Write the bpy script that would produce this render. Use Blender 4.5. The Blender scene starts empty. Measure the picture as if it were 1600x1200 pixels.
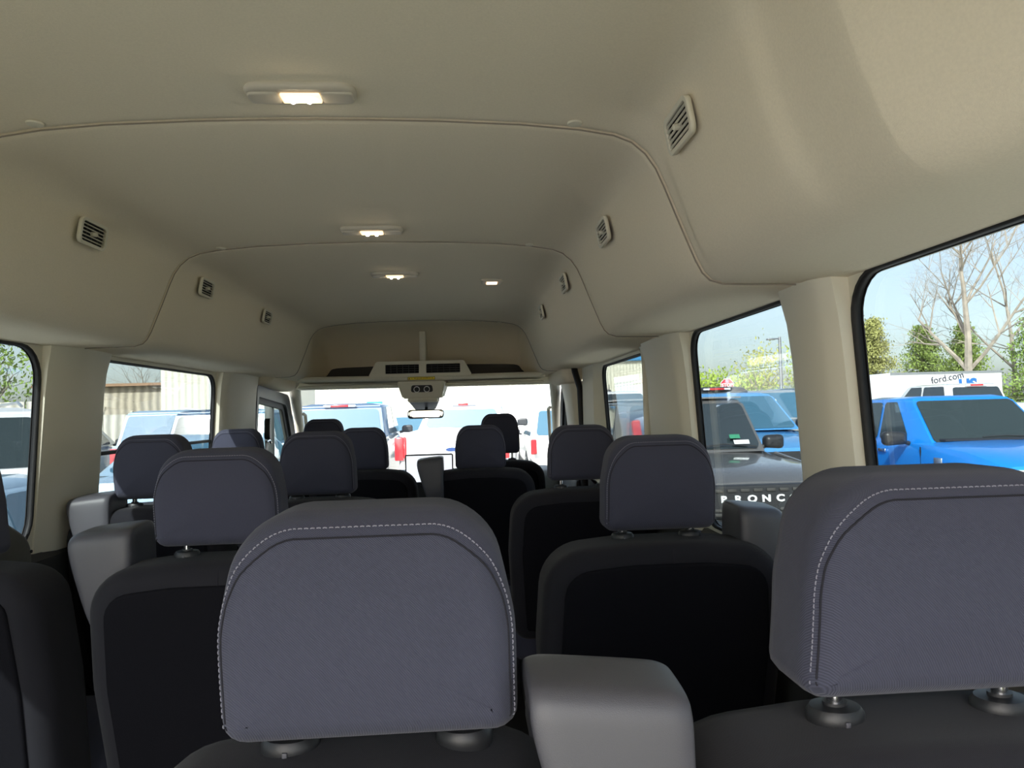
import bpy, bmesh, math, random
from mathutils import Vector, Matrix, Euler
random.seed(7)
SC = bpy.context.scene
COL = SC.collection
PI = math.pi

# ------------------------------------------------------------------ camera
def camera_axes(yaw, pitch, roll):
    cy, sy, cp, sp = math.cos(yaw), math.sin(yaw), math.cos(pitch), math.sin(pitch)
    f = Vector((sy*cp, cy*cp, sp)); r = Vector((cy, -sy, 0)); u = r.cross(f)
    c, s = math.cos(roll), math.sin(roll)
    return r*c + u*s, u*c - r*s, f
cam_data = bpy.data.cameras.new('camera'); cam = bpy.data.objects.new('camera', cam_data); COL.objects.link(cam)
cr, cu, cf = camera_axes(math.radians(3.82), math.radians(2.08), math.radians(-1.57))
cam.matrix_world = Matrix(((cr.x, cu.x, -cf.x, .235), (cr.y, cu.y, -cf.y, 0), (cr.z, cu.z, -cf.z, 1.8), (0, 0, 0, 1)))
cam_data.sensor_width = 36; cam_data.lens = 36*1109/1600
cam_data.clip_start = .02; cam_data.clip_end = 600
SC.camera = cam

# ------------------------------------------------------------------ sky, sun, exposure
SUN_AZ, SUN_EL = math.radians(203), math.radians(36)      # the sun stands behind the van and a little to its left
world = bpy.data.worlds.new('world'); SC.world = world; world.use_nodes = True
wt = world.node_tree; wt.nodes.clear()
wo = wt.nodes.new('ShaderNodeOutputWorld'); wb = wt.nodes.new('ShaderNodeBackground'); ws = wt.nodes.new('ShaderNodeTexSky')
ws.sky_type = 'NISHITA'; ws.sun_disc = False; ws.sun_elevation = SUN_EL; ws.sun_rotation = SUN_AZ
ws.air_density = 1.0; ws.dust_density = 2.0; ws.ozone_density = 1.0
wb.inputs['Strength'].default_value = SKY_STRENGTH = .20
hs = wt.nodes.new('ShaderNodeHueSaturation'); hs.inputs['Saturation'].default_value = .62; wt.links.new(ws.outputs[0], hs.inputs['Color']); wt.links.new(hs.outputs[0], wb.inputs[0]); wt.links.new(wb.outputs[0], wo.inputs[0])
sl = bpy.data.lights.new('sun', 'SUN'); sl.energy = 6.0; sl.angle = math.radians(.53); sl.color = (1, .96, .88)
sun = bpy.data.objects.new('sun', sl); COL.objects.link(sun); sun.location = (-6, -18, 20)
sdir = Vector((math.sin(SUN_AZ)*math.cos(SUN_EL), math.cos(SUN_AZ)*math.cos(SUN_EL), math.sin(SUN_EL)))
sun.rotation_euler = sdir.to_track_quat('Z', 'Y').to_euler()
SC.view_settings.view_transform = 'Standard'; SC.view_settings.look = 'None'
SC.view_settings.gamma = 1; SC.view_settings.use_curve_mapping = False
SC.view_settings.exposure = 1.13
try: SC.cycles.diffuse_bounces = 8; SC.cycles.max_bounces = 16; SC.cycles.transparent_max_bounces = 16
except Exception: pass

# ------------------------------------------------------------------ materials
MATS = {}
def mat(name, col, rough=.6, metal=0, spec=.5, bump=0, scale=200, var=0, emit=None, estr=0, coat=0, sheen=0, weave=False):
    if name in MATS: return MATS[name]
    m = bpy.data.materials.new(name); m.use_nodes = True; nt = m.node_tree; b = nt.nodes['Principled BSDF']
    b.inputs['Base Color'].default_value = (*col, 1); b.inputs['Roughness'].default_value = rough
    b.inputs['Metallic'].default_value = metal; b.inputs['Specular IOR Level'].default_value = spec
    b.inputs['Coat Weight'].default_value = coat; b.inputs['Coat Roughness'].default_value = .04
    b.inputs['Sheen Weight'].default_value = sheen; b.inputs['Sheen Roughness'].default_value = .4
    if emit: b.inputs['Emission Color'].default_value = (*emit, 1); b.inputs['Emission Strength'].default_value = estr
    tc = nt.nodes.new('ShaderNodeTexCoord')
    if var:
        n = nt.nodes.new('ShaderNodeTexNoise'); n.inputs['Scale'].default_value = scale*.35; n.inputs['Detail'].default_value = 5
        r = nt.nodes.new('ShaderNodeValToRGB')
        r.color_ramp.elements[0].position = .3; r.color_ramp.elements[1].position = .7
        r.color_ramp.elements[0].color = (*[c*(1-var) for c in col], 1); r.color_ramp.elements[1].color = (*[min(1, c*(1+var)) for c in col], 1)
        nt.links.new(tc.outputs['Object'], n.inputs['Vector']); nt.links.new(n.outputs[0], r.inputs[0]); nt.links.new(r.outputs[0], b.inputs['Base Color'])
    if bump or weave:
        bp = nt.nodes.new('ShaderNodeBump'); bp.inputs['Strength'].default_value = bump or .3; bp.inputs['Distance'].default_value = .0015
        if weave:
            w = nt.nodes.new('ShaderNodeTexWave'); w.wave_type = 'BANDS'; w.bands_direction = 'DIAGONAL'; w.inputs['Scale'].default_value = scale
            w.inputs['Distortion'].default_value = .6; w.inputs['Detail'].default_value = 1
            src = w
            r2 = nt.nodes.new('ShaderNodeMix'); r2.data_type = 'RGBA'; r2.inputs[6].default_value = (*[c*.8 for c in col], 1); r2.inputs[7].default_value = (*[c*1.2 for c in col], 1)
            nt.links.new(w.outputs['Fac'], r2.inputs[0]); nt.links.new(r2.outputs[2], b.inputs['Base Color'])
        else:
            src = nt.nodes.new('ShaderNodeTexNoise'); src.inputs['Scale'].default_value = scale; src.inputs['Detail'].default_value = 3
        nt.links.new(tc.outputs['Object'], src.inputs['Vector']); nt.links.new(src.outputs['Fac'], bp.inputs['Height']); nt.links.new(bp.outputs[0], b.inputs['Normal'])
    MATS[name] = m; return m
def glass_mat(name, tint, dust=0, refl=1.5):
    """thin flat pane: tinted see-through, mirror reflection by Fresnel, a little dust that scatters light"""
    m = bpy.data.materials.new(name); m.use_nodes = True; nt = m.node_tree; nt.nodes.clear()
    o = nt.nodes.new('ShaderNodeOutputMaterial'); t = nt.nodes.new('ShaderNodeBsdfTransparent'); g = nt.nodes.new('ShaderNodeBsdfGlossy')
    lw = nt.nodes.new('ShaderNodeLayerWeight'); lw.inputs[0].default_value = .5; pw = nt.nodes.new('ShaderNodeMath'); pw.operation = 'POWER'; pw.inputs[1].default_value = 4; f = nt.nodes.new('ShaderNodeMath'); f.operation = 'MULTIPLY_ADD'; f.inputs[1].default_value = .6; f.inputs[2].default_value = .035; nt.links.new(lw.outputs['Facing'], pw.inputs[0]); nt.links.new(pw.outputs[0], f.inputs[0]); mx = nt.nodes.new('ShaderNodeMixShader')
    t.inputs[0].default_value = (*tint, 1); g.inputs['Roughness'].default_value = .02; g.inputs[0].default_value = (1, 1, 1, 1)
    nt.links.new(f.outputs[0], mx.inputs[0]); nt.links.new(t.outputs[0], mx.inputs[1]); nt.links.new(g.outputs[0], mx.inputs[2])
    last = mx
    if dust:
        d = nt.nodes.new('ShaderNodeBsdfTranslucent'); d.inputs[0].default_value = (.9, .93, 1, 1)
        m2 = nt.nodes.new('ShaderNodeMixShader'); m2.inputs[0].default_value = dust
        nt.links.new(mx.outputs[0], m2.inputs[1]); nt.links.new(d.outputs[0], m2.inputs[2]); last = m2
    nt.links.new(last.outputs[0], o.inputs[0]); MATS[name] = m; return m

M_LINER = mat('headliner_fabric', (.87, .785, .635), .95, bump=.25, scale=900, spec=.1, var=.03)
M_PLAST = mat('light_grey_plastic', (.78, .74, .62), .55, bump=.12, scale=1400, spec=.3)
M_GROOVE = mat('seam_shade_strip', (.34, .29, .235), .9)  # dark strip added in the headliner grooves, their shade put into its colour
M_BEZEL = mat('lamp_bezel_plastic', (.62, .57, .49), .5)
M_FAB = mat('charcoal_seat_fabric', (.062, .065, .097), .95, bump=.35, scale=330, spec=.15, sheen=.12, weave=True)
M_FAB2 = mat('charcoal_gusset_fabric', (.022, .022, .028), .95, bump=.35, scale=430, spec=.15, sheen=.1, weave=True)
M_BACK = mat('black_backrest_carpet', (.010, .010, .013), 1, bump=.3, scale=600, spec=.05)
M_STITCH = mat('grey_thread', (.24, .24, .30), .8)
M_SEAM = mat('dark_seam_thread', (.012, .012, .02), .9)
M_BLK = mat('black_satin_plastic', (.022, .023, .026), .42, bump=.1, scale=1800)
M_HOUS = mat('charcoal_moulded_plastic', (.080, .080, .095), .36, bump=.22, scale=1500)
M_RUB = mat('black_rubber', (.008, .008, .01), .6)
M_CHROME = mat('chrome', (.8, .8, .82), .12, metal=1)
M_DTRIM = mat('dark_grey_trim', (.05, .048, .045), .6, bump=.15, scale=900)
M_FLOOR = mat('black_rubber_floor', (.02, .02, .022), .7, bump=.2, scale=80)
M_DARK = mat('dark_void', (.006, .006, .006), .9)
M_TINT = glass_mat('privacy_glass', (.62, .66, .67))
M_CLEAR = glass_mat('windshield_glass', (.74, .79, .80), dust=.03)
M_DOORGL = glass_mat('front_door_glass', (.82, .9, .88))

# ------------------------------------------------------------------ mesh helpers
def link(name, bm, m=None, parent=None, smooth=True, mats=None):
    me = bpy.data.meshes.new(name); bmesh.ops.recalc_face_normals(bm, faces=bm.faces); bm.to_mesh(me); bm.free()
    for mm in (mats or [m]):
        if mm: me.materials.append(mm)
    if smooth:
        for p in me.polygons: p.use_smooth = True
        try: me.set_sharp_from_angle(angle=math.radians(38))
        except Exception: pass
    o = bpy.data.objects.new(name, me); COL.objects.link(o)
    if parent: o.parent = parent
    return o
def tag(o, label=None, cat=None, group=None, kind=None):
    if label: o['label'] = label
    if cat: o['category'] = cat
    if group: o['group'] = group
    if kind: o['kind'] = kind
    return o
def empty(name, loc=(0, 0, 0), rz=0, label=None, cat=None, group=None):
    o = bpy.data.objects.new(name, None); COL.objects.link(o); o.location = loc; o.rotation_euler = (0, 0, rz); o.empty_display_size = .1
    return tag(o, label, cat, group)
def copy_tree(o, parent=None):
    kids = KIDS(o); c = o.copy(); COL.objects.link(c)
    if parent: c.parent = parent
    for k in kids: copy_tree(k, c)
    return c
def KIDS(o): return [x for x in bpy.data.objects if x.parent == o]
def box(bm, x0, x1, y0, y1, z0, z1, bev=0, seg=2):
    vs = [bm.verts.new((x, y, z)) for x in (x0, x1) for y in (y0, y1) for z in (z0, z1)]
    fs = [bm.faces.new([vs[i] for i in q]) for q in ((0, 1, 3, 2), (4, 6, 7, 5), (0, 4, 5, 1), (2, 3, 7, 6), (0, 2, 6, 4), (1, 5, 7, 3))]
    if bev:
        es = list({e for f in fs for e in f.edges})
        bmesh.ops.bevel(bm, geom=es, offset=bev, segments=seg, profile=.5, affect='EDGES')
    return vs
def tube(bm, pts, r, n=10, cap=True):
    pts = [Vector(p) for p in pts]; rs = r if isinstance(r, (list, tuple)) else [r]*len(pts); rings = []
    up = None
    for i, p in enumerate(pts):
        d = (pts[min(i+1, len(pts)-1)] - pts[max(i-1, 0)])
        if d.length < 1e-9: d = Vector((0, 0, 1))
        d.normalize()
        if up is None: up = d.orthogonal()
        a = (up - d*up.dot(d))
        if a.length < 1e-6: a = d.orthogonal()
        a.normalize(); up = a; b = d.cross(a)
        rings.append([bm.verts.new(p + (a*math.cos(2*PI*k/n) + b*math.sin(2*PI*k/n))*rs[i]) for k in range(n)])
    for i in range(len(rings)-1):
        for k in range(n): bm.faces.new((rings[i][k], rings[i][(k+1) % n], rings[i+1][(k+1) % n], rings[i+1][k]))
    if cap and n > 2:
        bm.faces.new(rings[0][::-1]); bm.faces.new(rings[-1])
def lathe(bm, prof, n=24, M=None):
    """prof: (r, h) turned about z"""
    M = M or Matrix(); rings = []
    for r, h in prof: rings.append([bm.verts.new(M @ Vector((r*math.cos(2*PI*k/n), r*math.sin(2*PI*k/n), h))) for k in range(n)])
    for i in range(len(rings)-1):
        for k in range(n): bm.faces.new((rings[i][k], rings[i][(k+1) % n], rings[i+1][(k+1) % n], rings[i+1][k]))
    bm.faces.new(rings[0][::-1]); bm.faces.new(rings[-1])
def round_poly(corners, steps=6):
    """corners: (x, z, r) convex, counter-clockwise -> rounded outline"""
    out = []; n = len(corners)
    for i, (x, y, r) in enumerate(corners):
        p = Vector((x, y)); a = Vector(corners[i-1][:2]) - p; b = Vector(corners[(i+1) % n][:2]) - p
        if r <= 0: out.append((p.x, p.y)); continue
        an = a.angle(b); t = min(r/math.tan(an/2), a.length*.49, b.length*.49); rr = t*math.tan(an/2)
        A = p + a.normalized()*t; B = p + b.normalized()*t; c = p + (a.normalized()+b.normalized()).normalized()*(rr/math.sin(an/2))
        a0 = math.atan2(A.y-c.y, A.x-c.x); a1 = math.atan2(B.y-c.y, B.x-c.x); da = (a1-a0+PI) % (2*PI) - PI
        for k in range(steps+1): out.append((c.x+rr*math.cos(a0+da*k/steps), c.y+rr*math.sin(a0+da*k/steps)))
    return out
def resample(pts, n):
    P = [Vector(p) for p in pts]; P.append(P[0]); L = [0]
    for i in range(1, len(P)): L.append(L[-1]+(P[i]-P[i-1]).length)
    out = []; j = 0
    for k in range(n):
        s = L[-1]*k/n
        while L[j+1] < s: j += 1
        out.append(P[j].lerp(P[j+1], (s-L[j])/max(1e-9, L[j+1]-L[j])))
    return out
def inset(pts, d):
    n = len(pts); out = []
    for i in range(n):
        t = Vector(pts[(i+1) % n]) - Vector(pts[i-1]); t.normalize(); out.append(Vector(pts[i]) + Vector((-t.y, t.x))*d)
    return out
def slab(bm, outline, depth, r0, r1, bulge0=0, bulge1=0, n=72, seg=5, fn=None):
    """pillow with outline in x,z; y from 0 (back, towards -y) to depth; edge radii r0 (at y=0) and r1; fn maps the finished points"""
    O = resample(outline, n); c = sum(O, Vector((0, 0)))/n; rings = []
    maxin = min((p-c).length for p in O)
    def ring(pts, y): rings.append([(p.x, y, p.y) for p in pts])
    for q in (.03, .3, .55, .8): ring([c+(p-c)*q for p in inset(O, r0)], -bulge0*(1-q*q))
    for k in range(seg+1):
        a = PI/2*k/seg; ring(inset(O, r0*(1-math.sin(a))), r0*(1-math.cos(a)))
    for k in range(seg+1):
        a = PI/2*k/seg; ring(inset(O, r1*(1-math.cos(a))), depth-r1*(1-math.sin(a)))
    for q in (.8, .55, .3, .03): ring([c+(p-c)*q for p in inset(O, r1)], depth+bulge1*(1-q*q))
    fn = fn or (lambda v: v)
    V = [[bm.verts.new(fn(Vector(p))) for p in r] for r in rings]
    for i in range(len(V)-1):
        for k in range(n): bm.faces.new((V[i][k], V[i][(k+1) % n], V[i+1][(k+1) % n], V[i+1][k]))
    for R_ in (V[0], V[-1]):
        cv = bm.verts.new(sum((v.co for v in R_), Vector())/n)
        for k in range(n): bm.faces.new((R_[k], R_[(k+1) % n], cv))
def fill_plate(name, outer, holes, fn, depth, m, parent=None):
    """flat plate with holes in (u,v), thickness `depth`, mapped to the world by fn(u,v,w)"""
    cu_ = bpy.data.curves.new(name, 'CURVE'); cu_.dimensions = '2D'; cu_.fill_mode = 'BOTH'; cu_.extrude = depth/2
    for pl in [outer]+holes:
        s = cu_.splines.new('POLY'); s.points.add(len(pl)-1); s.use_cyclic_u = True
        for i, p in enumerate(pl): s.points[i].co = (p[0], p[1], 0, 1)
    t = bpy.data.objects.new('tmp', cu_); COL.objects.link(t); bpy.context.view_layer.update()
    me = bpy.data.meshes.new_from_object(t.evaluated_get(bpy.context.evaluated_depsgraph_get()))
    bpy.data.objects.remove(t); bpy.data.curves.remove(cu_)
    bm = bmesh.new(); bm.from_mesh(me); bpy.data.meshes.remove(me)
    bmesh.ops.remove_doubles(bm, verts=bm.verts, dist=1e-5)
    for v in bm.verts: v.co = Vector(fn(v.co.x, v.co.y, v.co.z))
    return link(name, bm, m, parent, smooth=False)
def text_mesh(name, txt, size, m, M, parent=None, depth=.004, sx=1, bold=0, spacing=1, align='CENTER'):
    c = bpy.data.curves.new(name, 'FONT'); c.body = txt; c.size = size; c.extrude = depth; c.align_x = align; c.align_y = 'CENTER'; c.offset = bold; c.space_character = spacing
    t = bpy.data.objects.new('tmp', c); COL.objects.link(t); bpy.context.view_layer.update()
    me = bpy.data.meshes.new_from_object(t.evaluated_get(bpy.context.evaluated_depsgraph_get()))
    bpy.data.objects.remove(t); bpy.data.curves.remove(c)
    bm = bmesh.new(); bm.from_mesh(me); bpy.data.meshes.remove(me)
    for v in bm.verts: v.co = M @ Vector((v.co.x*sx, v.co.y, v.co.z))
    return link(name, bm, m, parent, smooth=False)
def rect(y0, y1, z0, z1, r=.05): return round_poly([(y0, z0, r), (y1, z0, r), (y1, z1, r), (y0, z1, r)])
def face_up(origin, right, up):
    """matrix that lays local x along `right`, local y along `up`"""
    r = Vector(right).normalized(); u = Vector(up).normalized(); n = r.cross(u); o = Vector(origin)
    return Matrix(((r.x, u.x, n.x, o.x), (r.y, u.y, n.y, o.y), (r.z, u.z, n.z, o.z), (0, 0, 0, 1)))
# ------------------------------------------------------------------ the ground and the van's shell
bm = bmesh.new(); box(bm, -90, 110, -60, 140, -.1, 0)
tag(link('ground', bm, mat('pale_asphalt', (.58, .55, .485), .9, bump=.3, scale=40, var=.12), smooth=False), kind='structure')
bm = bmesh.new(); box(bm, -.93, .93, -.25, 5.3, .60, .68)
tag(link('floor', bm, M_FLOOR, smooth=False), kind='structure')

HALF = [(0, 2.290), (.1, 2.289), (.2, 2.287), (.34, 2.281), (.44, 2.272), (.50, 2.262), (.53, 2.250), (.553, 2.230), (.570, 2.205), (.583, 2.175),
        (.604, 2.120), (.620, 2.080), (.634, 2.045), (.645, 2.024), (.658, 2.011), (.68, 2.0045), (.72, 2.003), (.80, 2.002), (.885, 1.999)]
def wallx(z): return .86 + (2.0 - z)*.058 if z > 1.45 else .892 + (1.45-z)*.03
SEAMS = (1.18, 2.036, 3.80)
YS = []
y = -.25
while y < 4.30: YS.append(y); y += .12
YS = [q for q in YS if abs(q-.62) > .03] + [.60, .618, .622, .64, .745, .76, .775, .79, 1.10, 1.115, 1.13, 1.145]
for s in SEAMS: YS = [q for q in YS if abs(q-s) > .03] + [s-.020, s-.009, s-.004, s-.0015, s+.0015, s+.004, s+.009, s+.020]
YS = sorted([q for q in YS if q < 3.9]) + [3.90, 3.96, 4.02, 4.08, 4.14, 4.20, 4.26, 4.32, 4.38]
PANEL = [(0, 2.290), (.1, 2.289), (.2, 2.287), (.34, 2.282), (.44, 2.275), (.50, 2.270), (.54, 2.263), (.562, 2.250), (.572, 2.232), (.579, 2.205),
         (.588, 2.165), (.606, 2.105), (.624, 2.062), (.641, 2.030), (.658, 2.013), (.68, 2.0045), (.72, 2.003), (.80, 2.002), (.885, 1.999)]
prof2 = [(-x, z) for x, z in PANEL[::-1]] + PANEL[1:]
def groove(y):
    d = min(abs(y-s) for s in SEAMS)
    return .012 if d < .002 else (.004 if d < .006 else (.0012 if d < .012 else 0))
bm = bmesh.new(); rows = []
prof = [(-x, z) for x, z in HALF[::-1]] + HALF[1:]
for y in YS:
    g = groove(y); r = []
    for i, (x, z) in enumerate(prof):
        a = Vector(prof[max(0, i-1)]); b = Vector(prof[min(len(prof)-1, i+1)]); t = (b-a).normalized(); nrm = Vector((-t.y, t.x))
        # panels between the seams sit slightly prouder than the seam line on the side flanks
        k = max(0, min(1, (abs(x)-.5)/.06))*max(0, min(1, (.66-abs(x))/.03))
        d = min(abs(y-s) for s in SEAMS); bul = 0; mm = min(1, max(0, (d-.015)/.10)); mm = mm*mm*(3-2*mm); X2, Z2 = prof2[i]; x, z = x+(X2-x)*mm, z+(Z2-z)*mm
        ax = abs(x); wgt = max(0, min(1, (ax-.40)/.14)); wgt = wgt*wgt*(3-2*wgt)*max(0, min(1, (.885-ax)/.16))
        x += math.copysign(.15*max(0, min(1, (.62-y)/.34))*wgt, x)                       # towards the rear the flank flares outwards
        boss = max(0, min(1, (y-.75)/.035))*max(0, min(1, (1.142-y)/.035)); x -= math.copysign(.011*boss*max(0, min(1, (ax-.50)/.05))*max(0, min(1, (.66-ax)/.03)), x)
        z_ = z+nrm.y*(g+bul); dr = max(0, (y-3.90)/.48)**2.2*.22; z_ -= dr*max(0, (z_-1.99)/.30)
        r.append(bm.verts.new((x+nrm.x*(g+bul), y, z_)))
    rows.append(r)
for i in range(len(rows)-1):
    for k in range(len(prof)-1): bm.faces.new((rows[i][k], rows[i][k+1], rows[i+1][k+1], rows[i+1][k]))
top = bmesh.ops.extrude_face_region(bm, geom=list(bm.faces))
for v in [g for g in top['geom'] if isinstance(g, bmesh.types.BMVert)]: v.co.z += .05; v.co.x *= 1.03
ceiling = tag(link('ceiling', bm, M_LINER), kind='structure')
for s in SEAMS:
    bm = bmesh.new(); tube(bm, [(x*.999, s, z+.0005) for x, z in prof], .0014, 6); link('seam_line', bm, M_GROOVE, ceiling)

# side walls: a plate with window openings, bent to the van's side
def wall(side, name, y0, y1, openings):
    sg = -1 if side == 'left' else 1
    fn = lambda u, v, w: (sg*(wallx(v)+.004+w), u, v)
    # cut in two heights so that the bend at the belt stays true
    o = fill_plate(name, [(y0, 1.45), (y1, 1.45), (y1, 2.04), (y0, 2.04)], openings, fn, .012, M_PLAST)
    return tag(o, kind='structure')
A_L = rect(-.12, 1.915, 1.475, 1.995, .085); B_L = rect(2.20, 3.205, 1.475, 1.985, .07)
B_R = rect(1.28, 1.915, 1.475, 1.998, .06);  A_R = rect(-.12, 1.10, 1.475, 2.0, .07); C_R = rect(2.42, 3.19, 1.475, 1.985, .06)
wall('left', 'wall_left', -.25, 3.72, [A_L, B_L])
wall('right', 'wall_right', -.25, 3.66, [A_R, B_R, C_R])
# lower side trim below the sills
for sg, nm, y1 in ((-1, 'trim_1', 5.2), (1, 'trim_2', 5.2)):
    bm = bmesh.new(); pr = [(.93, .68), (.905, .69), (.895, 1.0), (.885, 1.30), (.872, 1.40), (.868, 1.445), (.88, 1.462), (.955, 1.465), (.955, .68)]
    rr = [[bm.verts.new((sg*x, y, z)) for x, z in pr] for y in (-.25, y1)]
    for k in range(len(pr)): bm.faces.new((rr[0][k], rr[0][(k+1) % len(pr)], rr[1][(k+1) % len(pr)], rr[1][k]))
    bm.faces.new(rr[0]); bm.faces.new(rr[1][::-1])
    tag(link(nm, bm, M_DTRIM, smooth=False), kind='structure')
# windows: glass pane, black ceramic border, rubber seal
wn = [0]
def window(sg, outl, label_z=None, rail=None):
    wn[0] += 1
    root = tag(empty('window_%d' % wn[0]), kind='structure')
    def plate(nm, o, h, off, th, m): return fill_plate(nm, o, h, lambda u, v, w: (sg*(wallx(v)+off+w), u, v), th, m, root)
    big = [tuple(p) for p in inset(outl, -.030)]
    plate('glass_pane', big, [], .016, .003, M_TINT)
    plate('border_band', big, [[tuple(p) for p in inset(outl, .0035)]], .0125, .002, M_RUB)
    plate('window_seal', [tuple(p) for p in inset(outl, -.003)], [[tuple(p) for p in inset(outl, .0025)]], .003, .014, M_RUB)
    if rail:
        bm = bmesh.new(); x = wallx(rail[2])+.004
        box(bm, *(sorted((sg*x, sg*(x+.018)))), rail[0], rail[1], rail[2]-.006, rail[2]+.006, .003)
        link('slider_rail', bm, M_BLK, root)
    return root
W_AL = window(-1, A_L); W_BL = window(-1, B_L, rail=(2.2, 3.2, 1.70)); W_AR = window(1, A_R); W_BR = window(1, B_R); W_CR = window(1, C_R)

# moulded pillar covers
tn = [2]
def pillar(sg, sec_top, sec_bot, z0=1.455, z1=2.012, m=M_PLAST, steps=8, flare=.012):
    """sec: (y, inset from the wall plane) points; lofted from z0 to z1 with a flared head"""
    tn[0] += 1; bm = bmesh.new(); rings = []
    for k in range(steps+1):
        t = k/steps; z = z0+(z1-z0)*t; f = flare*max(0, (t-.75)/.25)**2
        sec = [(a[0]*(1-t)+b[0]*t, a[1]*(1-t)+b[1]*t) for a, b in zip(sec_bot, sec_top)]
        ym = sum(q[0] for q in sec)/len(sec)
        rings.append([bm.verts.new((sg*(wallx(z)+.005-q[1]-(f if q[1] > .005 else 0)), q[0]+(f*1.0 if q[0] > ym else -f*.5)*(q[1] > .005), z)) for q in sec])
    n = len(rings[0])
    for i in range(steps):
        for k in range(n): bm.faces.new((rings[i][k], rings[i][(k+1) % n], rings[i+1][(k+1) % n], rings[i+1][k]))
    bm.faces.new(rings[0]); bm.faces.new(rings[-1][::-1])
    return tag(link('trim_%d' % tn[0], bm, m), kind='structure')
def sec(y0, y1, d, c0=.03, c1=.03, mid=None):
    """chamfered pillar section from y0 to y1, protruding d"""
    s = [(y0, 0), (y0+.004, d*.55), (y0+c0*.5, d*.86), (y0+c0, d)]
    if mid: s += mid
    return s + [(y1-c1, d), (y1-c1*.5, d*.86), (y1-.004, d*.55), (y1, 0)]
pillar(-1, sec(1.919, 2.225, .036, .07, .05, [(2.06, .044)]), sec(1.919, 2.24, .020, .07, .06, [(2.06, .026)]))            # left, behind the second row
pillar(-1, sec(3.211, 3.74, .050, .06, .10, [(3.45, .060)]), sec(3.21, 3.78, .050, .06, .10, [(3.45, .060)]))             # left, behind the driver
pillar(1, sec(1.104, 1.272, .046, .045, .035), sec(1.104, 1.30, .040, .05, .05))                                        # right, between the quarter windows
pillar(1, sec(1.919, 2.30, .048, .05, .05, [(2.10, .052)]), sec(1.919, 2.36, .044, .05, .05, [(2.12, .050)]))            # right, before the sliding door
pillar(1, sec(3.66, 4.02, .085, .03, .06), sec(3.64, 3.98, .075, .03, .06), z1=1.94)                                     # right door post

# sliding door lining: moulded frame round window C with sloped reveals
door = tag(empty('door_1'), kind='structure')
fr_out = [(2.33, 1.46), (3.58, 1.46), (3.56, 2.0), (3.46, 2.085), (2.60, 2.085), (2.33, 2.03)]
fill_plate('door_lining', round_poly([(a, b, .03) for a, b in fr_out]), [[tuple(p) for p in inset(C_R, -.075)]], lambda u, v, w: (.845-(v-2.0)*.35*(v > 2.0)+w, u, v), .03, M_PLAST, door)
bm = bmesh.new(); A = resample([tuple(p) for p in inset(C_R, -.075)], 60); B = resample([tuple(p) for p in inset(C_R, -.006)], 60)
va = [bm.verts.new((.831-(p.y-2.0)*.35*(p.y > 2.0), p.x, p.y)) for p in A]; vb = [bm.verts.new((wallx(p.y)+.004, p.x, p.y)) for p in B]
for k in range(60): bm.faces.new((va[k], va[(k+1) % 60], vb[(k+1) % 60], vb[k]))
link('window_reveal', bm, M_PLAST, door)
bm = bmesh.new()
tube(bm, [(.835, 3.60, 1.0), (.835, 3.605, 1.50), (.825, 3.61, 1.90), (.80, 3.60, 1.985), (.775, 3.52, 2.055), (.745, 3.30, 2.09), (.72, 2.95, 2.094), (.70, 2.55, 2.094)], .016, 8)
link('door_seal', bm, M_RUB, door)
# headliner bolster above the front right door
bm = bmesh.new(); slab(bm, round_poly([(3.62, 1.925, .05), (4.28, 1.94, .06), (4.28, 2.14, .03), (3.62, 2.14, .02)]), .11, .05, .02, fn=lambda v: Vector((.735+v.y, v.x, v.z)))
tag(link('trim_8', bm, M_LINER), kind='structure')
bm = bmesh.new(); slab(bm, round_poly([(3.72, 1.965, .03), (4.28, 1.94, .04), (4.28, 2.12, .03), (3.72, 2.12, .02)]), .11, .04, .02, fn=lambda v: Vector((-.755-v.y, v.x, v.z)))
tag(link('trim_9', bm, M_LINER), kind='structure')

# windscreen surround
WS_T, WS_B = (4.42, 1.955), (5.02, 1.44)          # (y, z) of the top and bottom edge
def ws(u, t): # u -1..1, t 0 top..1 bottom
    hw = .765 + .085*t
    return Vector((u*hw, WS_T[0]+(WS_B[0]-WS_T[0])*t+.10*(1-u*u), WS_T[1]+(WS_B[1]-WS_T[1])*t))
w5 = tag(empty('window_6'), kind='structure')
bm = bmesh.new(); G = [[bm.verts.new(ws(-1.06+2.12*i/16, -.08+1.16*j/6)) for i in range(17)] for j in range(7)]
for j in range(6):
    for i in range(16): bm.faces.new((G[j][i], G[j][i+1], G[j+1][i+1], G[j+1][i]))
link('glass_pane', bm, M_CLEAR, w5)
# frit band and gasket round the screen
out = round_poly([(-1, 1, .12), (1, 1, .12), (1, 0, .12), (-1, 0, .12)], 8)
bm = bmesh.new()
def frame_ring(o, i_, off): 
    a = [bm.verts.new(ws(p[0], p[1])+Vector(off)) for p in o]; b = [bm.verts.new(ws(p[0], p[1])+Vector(off)) for p in i_]
    for k in range(len(a)): bm.faces.new((a[k], a[(k+1) % len(a)], b[(k+1) % len(a)], b[k]))
N = 80
O_ = [(math.copysign(abs(math.cos(t))**.35, math.cos(t))*1.06, .5+math.copysign(abs(math.sin(t))**.35, math.sin(t))*.58) for t in [2*PI*k/N for k in range(N)]]
I_ = [(math.copysign(abs(math.cos(t))**.28, math.cos(t))*.985, .5+math.copysign(abs(math.sin(t))**.28, math.sin(t))*.49) for t in [2*PI*k/N for k in range(N)]]
bm.free()
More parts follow.
